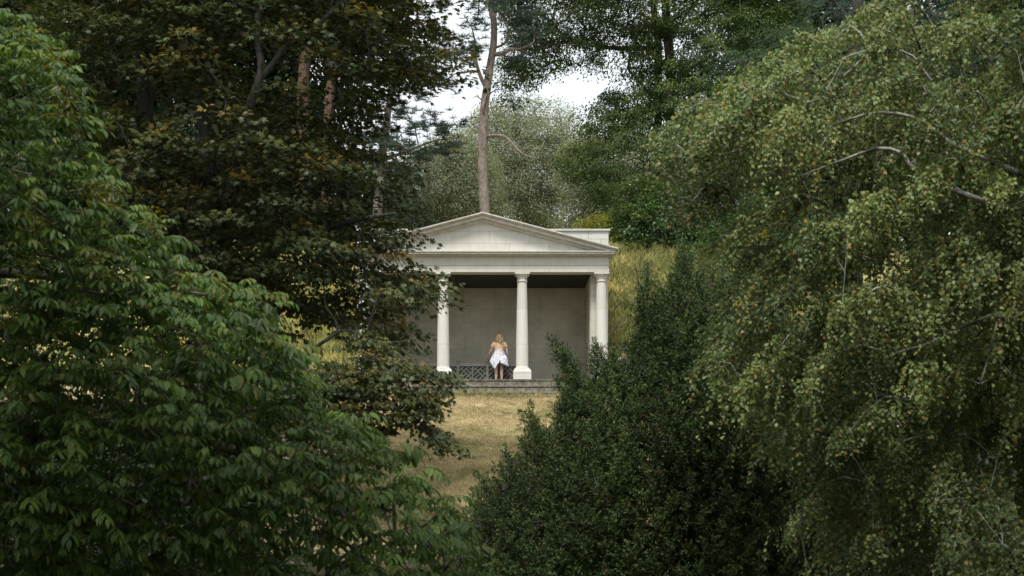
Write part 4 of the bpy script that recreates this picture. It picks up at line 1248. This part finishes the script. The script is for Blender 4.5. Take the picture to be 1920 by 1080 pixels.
# 9 cedar
b = zb(1600, 46)
cq = []
pl = jitter_poly([(1350,115),(1380,75),(1420,95),(1470,60),(1500,10),(1560,-40),(1700,-120),(1900,-100),(1900,200),(1700,300),(1420,300),(1400,210),(1350,140)], 6, 71)
Q = thin(sample_crown(pl, 420, 45, 2.2, R=120, seed=71), .62)
ced, sk = make_tree('cedar_tree', 'blue green cedar with flat layered sprays above the birch', 'tree', tuple(b), [([b, P(1600, 300, 46), P(1610, 0, 46), P(1620, -200, 46)], [.35, .3, .2, .06])], Q, M_BARK_DARK, seg=.8, rtip=.012, sag=.05)
n = len(Q); per = 26
B = np.repeat(Q, per, 0)
an = RNG.uniform(0, 2*np.pi, len(B))
dr = nrm(np.column_stack([np.cos(an)-.7, np.sin(an)-.2, RNG.normal(0, .1, len(B))]))
ss = B + RNG.normal(0, 1, B.shape)*np.array([.38, .38, .06])
nn_ = 22
kb = np.tile((np.arange(nn_)+.3)/nn_, len(ss)); db = np.repeat(dr, nn_, 0)
pos = np.repeat(ss, nn_, 0) + db*(kb*.34)[:, None]; pos[:, 2] -= .10*kb**2
ax = nrm(db*.5 + rand_dir(len(pos))*np.array([1, 1, .5]) + np.array([0, 0, .25]))
leaves('crown', *T_PINE, pos, ax, rand_dir(len(pos)), RNG.uniform(.06, .1, len(pos))*1.0, np.clip(kb*.7+RNG.uniform(0, .3, len(kb)), 0, 1), (kb > .8)*RNG.uniform(0, .8, len(kb)), L_CEDAR, ced)

# 9b unseen tree added over the viewpoint to keep the foreground in shade
ob = np.array([-7.5, -56.0, gz(-7.5, -56)-.2])
cp_ = []
rg_ = np.random.default_rng(90)
while len(cp_) < 3600:
    x, y = rg_.uniform(-14, 15), rg_.uniform(-66, -34)
    d_ = y-CAMY
    lim = -41.3 if x < -.3 else -40.0
    if y > lim: continue
    zmin = max(-1.6, CZ+.385*max(d_, 0)+1.5)
    cp_.append((x, y, zmin+abs(rg_.normal(0, 1.6))))
Q = thin(np.array(cp_), .75)
shade_tree, sk = make_tree('added_shade_tree', 'unseen spreading tree added over the viewpoint to shade the foreground', 'tree', tuple(ob), [([ob, ob+np.array([.1, .1, 3]), ob+np.array([.4, .6, 7]), ob+np.array([2.5, 3, 10])], [.5, .42, .34, .2]), ([ob+np.array([.4, .6, 7]), ob+np.array([5, 5, 9]), ob+np.array([10, 10, 9.6])], [.25, .18, .08])], Q, M_BARK_GREY, seg=1.0, rtip=.015)
leaves('crown', *T_OVAL, *clump_leaves(Q, 80, 1.1, .35, .3, Q.mean(0)-np.array([0, 0, 3])), L_BEECH, shade_tree)

# 10 shrubs by the temple
def shrub(name, label, px, d, poly, n, th, per, rad, leaf, lmat, seed, tintp=.5, thick=1.2, flat=.75, group=None, tmpl=T_OVAL):
    b = zb(px, d, .1)
    ys = [p[1] for p in poly]; top = min(ys)+(max(ys)-min(ys))*.3
    return broad(name, label, 'shrub', b, [([b, P(px, top+ (max(ys)-top)*.5, d), P(px+3, top, d)], [.07, .05, .02]),
          ([b+np.array([.15, 0, 0]), P(px+18, top+(max(ys)-top)*.4, d), P(px+30, top, d)], [.05, .04, .015])], poly, n, thick, d, th, per, rad, flat, leaf, lmat, M_BARK_DARK, seed=seed, group=group, tintp=tintp, R=60, jit=5, tmpl=tmpl, seg=.5, rtip=.008)
shrub('evergreen_shrub', 'glossy dark green shrub on top of the bank right of the temple', 1215, 60.5, [(1150,478),(1148,400),(1165,350),(1215,330),(1280,345),(1330,420),(1330,500),(1250,470),(1200,478)], 520, .42, 120, .45, .12, L_HOLLY, 81, tintp=.55, thick=1.6)
shrub('yellow_green_shrub', 'small yellow green shrub peeping over the right end of the attic', 1108, 60.5, [(1085,445),(1090,412),(1108,402),(1130,412),(1146,440),(1146,470),(1085,470)], 70, .4, 110, .4, .11, L_GOLDEN, 82, tintp=1.3)
shrub('dark_conifer_shrub', 'rounded blackish green shrub behind the left slope of the roof', 775, 60, [(735,470),(738,405),(760,380),(790,385),(812,412),(800,470)], 110, .42, 110, .45, .1, L_DARK, 83, tintp=.1)
shrub('evergreen_shrub', 'dark green shrub on the bank behind the low maple boughs', 540, 61, [(430,500),(440,420),(520,390),(620,400),(680,440),(700,520),(620,560),(450,560)], 380, .5, 100, .5, .13, L_DARK, 84, thick=1.6)
shrub('evergreen_shrub', 'dark green shrub on the bank behind the yew and birch', 1420, 58, [(1290,560),(1300,470),(1340,420),(1450,400),(1600,420),(1640,560),(1500,640)], 520, .5, 110, .55, .13, L_HOLLY, 85, thick=1.8, tintp=.3)
shrub('conical_shrub', 'mid green shrub showing through the gap in the birch', 1430, 30, [(1375,600),(1365,480),(1385,400),(1410,345),(1450,370),(1480,420),(1490,520),(1490,640)], 420, .26, 130, .26, .06, L_HOLLY, 86, thick=.8, tintp=.4)

# understorey filling the shade below the trees
for lab_, px_, d_, py_, sd_ in (('dark understorey shrub deep in shade behind the walnut, nearest the left edge', -20, 23, 760, 101), ('dark understorey shrub deep in shade behind the walnut, nearer the lawn', 330, 24, 800, 102),
                          ('dark understorey shrub behind the birch, nearest the yew', 1560, 26, 600, 103), ('dark understorey shrub behind the birch, nearest the right edge', 1840, 26, 560, 104)):
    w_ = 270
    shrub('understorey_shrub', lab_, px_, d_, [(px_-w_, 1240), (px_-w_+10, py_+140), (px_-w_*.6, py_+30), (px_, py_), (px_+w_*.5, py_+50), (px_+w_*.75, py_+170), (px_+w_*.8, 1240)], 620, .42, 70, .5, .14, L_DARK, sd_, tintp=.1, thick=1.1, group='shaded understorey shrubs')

# goldenrod plants
for gi, (px, py, d, h, lab) in enumerate(((1434, 372, 29.6, .35, 'left plume of yellow goldenrod in the gap of the birch'), (1462, 378, 29.5, .4, 'right and fullest plume of yellow goldenrod in the gap of the birch'), (1427, 398, 29.4, .5, 'lowest plume of yellow goldenrod in the gap of the birch'))):
    top = P(px, py, d); gb = np.array([top[0]-.1, top[1], gz(top[0], top[1])-.05])
    r = empty('goldenrod', tuple(gb), lab, 'flower', 'goldenrod in the gap of the birch')
    MB().tube([gb, (gb+top)/2+np.array([.06, 0, 0]), top], [.018, .012, .004], 6).build('stem', M_BARK_GREEN, r)
    N_ = 500
    t = RNG.uniform(0, 1, N_); an = RNG.uniform(0, 6.28, N_)
    rr = .14*t*RNG.uniform(.3, 1, N_)
    p = top - np.array([0, 0, 1])*(t*h)[:, None] + np.column_stack([np.cos(an)*rr+.03, np.sin(an)*rr, rr*-.4])
    leaves('flower_head', *T_RHOMB, p, rand_dir(N_), rand_dir(N_), RNG.uniform(.025, .045, N_), RNG.uniform(0, 1, N_), np.zeros(N_), L_YELLOW, r)

# ferns and sprays at the top of the bank
for fi, (px, d, n_, lab) in enumerate(((1222, 58.6, 15, 'leafy pale green fern clump at the top edge of the bank, largest'), (1196, 58.4, 10, 'leafy pale green fern clump at the top edge of the bank, nearer the temple'), (1255, 58.8, 11, 'leafy pale green fern clump at the top edge of the bank, nearer the birch'))):
    bx = zb(px, d, 0)
    r = empty('fern', tuple(bx), lab, 'fern', 'ferns on the bank')
    an = RNG.uniform(0, 6.28, n_); L_ = RNG.uniform(.55, .95, n_)
    pos, ax, nr, sz = [], [], [], []
    fa, fb = [], []
    dirh = np.column_stack([np.cos(an), np.sin(an), 0*an])
    def fr(t): 
        p = bx + dirh*(L_*.8*t)[:, None]; p[:, 2] += L_*(1.1*t-.6*t*t); return p
    for j in range(14):
        t = .15+j*.06
        for s in (-1, 1):
            lat = np.cross(dirh, [0, 0, 1.0])*s
            pos.append(fr(t)); ax.append(nrm(lat+dirh*.5+np.array([0, 0, -.1]))); nr.append(np.tile([0, 0, 1.0], (n_, 1))+RNG.normal(0, .15, (n_, 3))); sz.append(L_*.3*(1.05-t))
        fa.append(fr(t)); fb.append(fr(t+.06))
    N_ = n_*28
    leaves('fronds', *T_RHOMB, np.concatenate(pos), np.concatenate(ax), np.concatenate(nr), np.concatenate(sz), RNG.uniform(.4, 1, N_), RNG.uniform(0, .3, N_), L_HOLLY, r)
    V_, l_, nf = frusta(np.concatenate(fa), np.concatenate(fb), np.full(len(fa)*n_, .008), np.full(len(fa)*n_, .007), 4)
    link('stalks', np_mesh('stalks', V_, l_, np.full(nf, 4)), M_BARK_GREEN, r)

#GRASS
pr = RNG.uniform([4.4, -1.6], [12, 9.4], (13000, 2)); pl_ = RNG.uniform([-11, -1.6], [-4.4, 9.4], (9000, 2))
grass_field('meadow_grass', np.vstack([pr, pl_]), .10, .42, .018, 7, .10, L_GRASS, 'long yellow green grass on the bank beside the temple', lean=1.1, tintf=lambda p: np.clip(.5+.9*np.sin(p[:, 0]*1.7+2*np.sin(p[:, 1]*1.1))*np.sin(p[:, 1]*1.9+1)+RNG.normal(0, .25, len(p)), 0, 1)*.7)
pw = RNG.uniform([4.4, -1.0], [9.5, 9.2], (1900, 2)); pw2 = RNG.uniform([-9.5, -1.0], [-4.5, 9.2], (500, 2))
grass_field('seeding_weeds', np.vstack([pw, pw2]), .12, .42, .085, 9, .16, L_WEED, 'scattered green weeds growing through the bank grass', lean=.6, tintf=lambda p: RNG.uniform(0, .6, len(p)))
ps_ = RNG.uniform([-4.8, -21], [3.6, -1.12], (17000, 2))
grass_field('mown_grass', ps_, .03, .10, .014, 8, .07, L_STRAW, 'short straw coloured mown grass on the lawn', lean=1.3, tintf=lambda p: np.clip(np.sin(p[:, 0]*1.1+1.5*np.sin(p[:, 1]*.7))*np.sin(p[:, 1]*1.3+p[:, 0]*.4)*1.2+RNG.normal(-.1, .35, len(p)), 0, 1)*.6)
pe = np.column_stack([RNG.uniform(-4.6, 3.6, 260), RNG.uniform(-1.45, -1.06, 260)])
grass_field('edge_grass', pe, .05, .16, .012, 8, .04, L_GRASS, 'tufts of green grass along the foot of the steps', tintf=lambda p: RNG.uniform(.1, .8, len(p)))

# ---------------------------------------------------------------- light, sky, camera
w = bpy.data.worlds.new('World'); S.world = w; w.use_nodes = True
nt = w.node_tree; nt.nodes.clear(); N, L = nt.nodes, nt.links
SUN_EL, SUN_AZ = math.radians(60), math.radians(194)
sky = nd(N, 'ShaderNodeTexSky'); sky.sky_type = 'NISHITA'; sky.sun_disc = False
sky.sun_elevation = SUN_EL; sky.sun_rotation = SUN_AZ
sky.air_density = 1.0; sky.dust_density = 2.0; sky.ozone_density = 1.0
tc = nd(N, 'ShaderNodeTexCoord')
nz = nd(N, 'ShaderNodeTexNoise', Scale=2.2, Detail=6.0, Roughness=.55); L.new(tc.outputs['Generated'], nz.inputs['Vector'])
rc = ramp(N, [(.35, (7.0, 7.4, 7.6)), (.7, (9.0, 9.3, 9.4))]); L.new(nz.outputs[0], rc.inputs[0])
c = mixc(N, L, .86, sky.outputs[0], rc.outputs[0])
bg = nd(N, 'ShaderNodeBackground', Strength=.1); L.new(c, bg.inputs['Color'])
o = nd(N, 'ShaderNodeOutputWorld'); L.new(bg.outputs[0], o.inputs[0])

sl = bpy.data.lights.new('sun', 'SUN'); sl.energy = 2.4; sl.angle = math.radians(14); sl.color = (1, .965, .9)
so = bpy.data.objects.new('sun', sl); COL.objects.link(so)
dirv = Vector((math.sin(SUN_AZ)*math.cos(SUN_EL), math.cos(SUN_AZ)*math.cos(SUN_EL), math.sin(SUN_EL)))
so.rotation_euler = dirv.to_track_quat('Z', 'Y').to_euler()
so.location = dirv*60

cam = bpy.data.cameras.new('camera'); co = bpy.data.objects.new('camera', cam); COL.objects.link(co)
co.location = (0, CAMY, CZ); co.rotation_euler = (math.pi/2, 0, 0)
cam.sensor_width = 36; cam.lens = 36*F/1920; cam.shift_x = (960-HX)/1920; cam.shift_y = (HY-540)/1920
cam.dof.use_dof = True; cam.dof.focus_distance = 50.5; cam.dof.aperture_fstop = 3.8
cam.clip_end = 2000; cam.clip_start = .1
S.camera = co
S.view_settings.view_transform = 'Standard'; S.view_settings.look = 'None'
S.view_settings.exposure = .62; S.view_settings.gamma = 1
S.cycles.max_bounces = 6; S.cycles.diffuse_bounces = 4; S.cycles.transmission_bounces = 4

# twigs belong to the crown: join them, one crown mesh per tree
for root in [o for o in S.objects if o.type == 'EMPTY']:
    kids = {c.name.split('.')[0]: c for c in root.children}
    if 'fronds' in kids: kids['crown'] = kids['fronds']
    if 'crown' in kids:
        tw = [c for c in root.children if c.name.split('.')[0] in ('branches', 'hanging_twigs', 'leaf_stalks', 'stalks')]
        if tw:
            with bpy.context.temp_override(active_object=kids['crown'], object=kids['crown'], selected_objects=[kids['crown']]+tw, selected_editable_objects=[kids['crown']]+tw):
                bpy.ops.object.join()
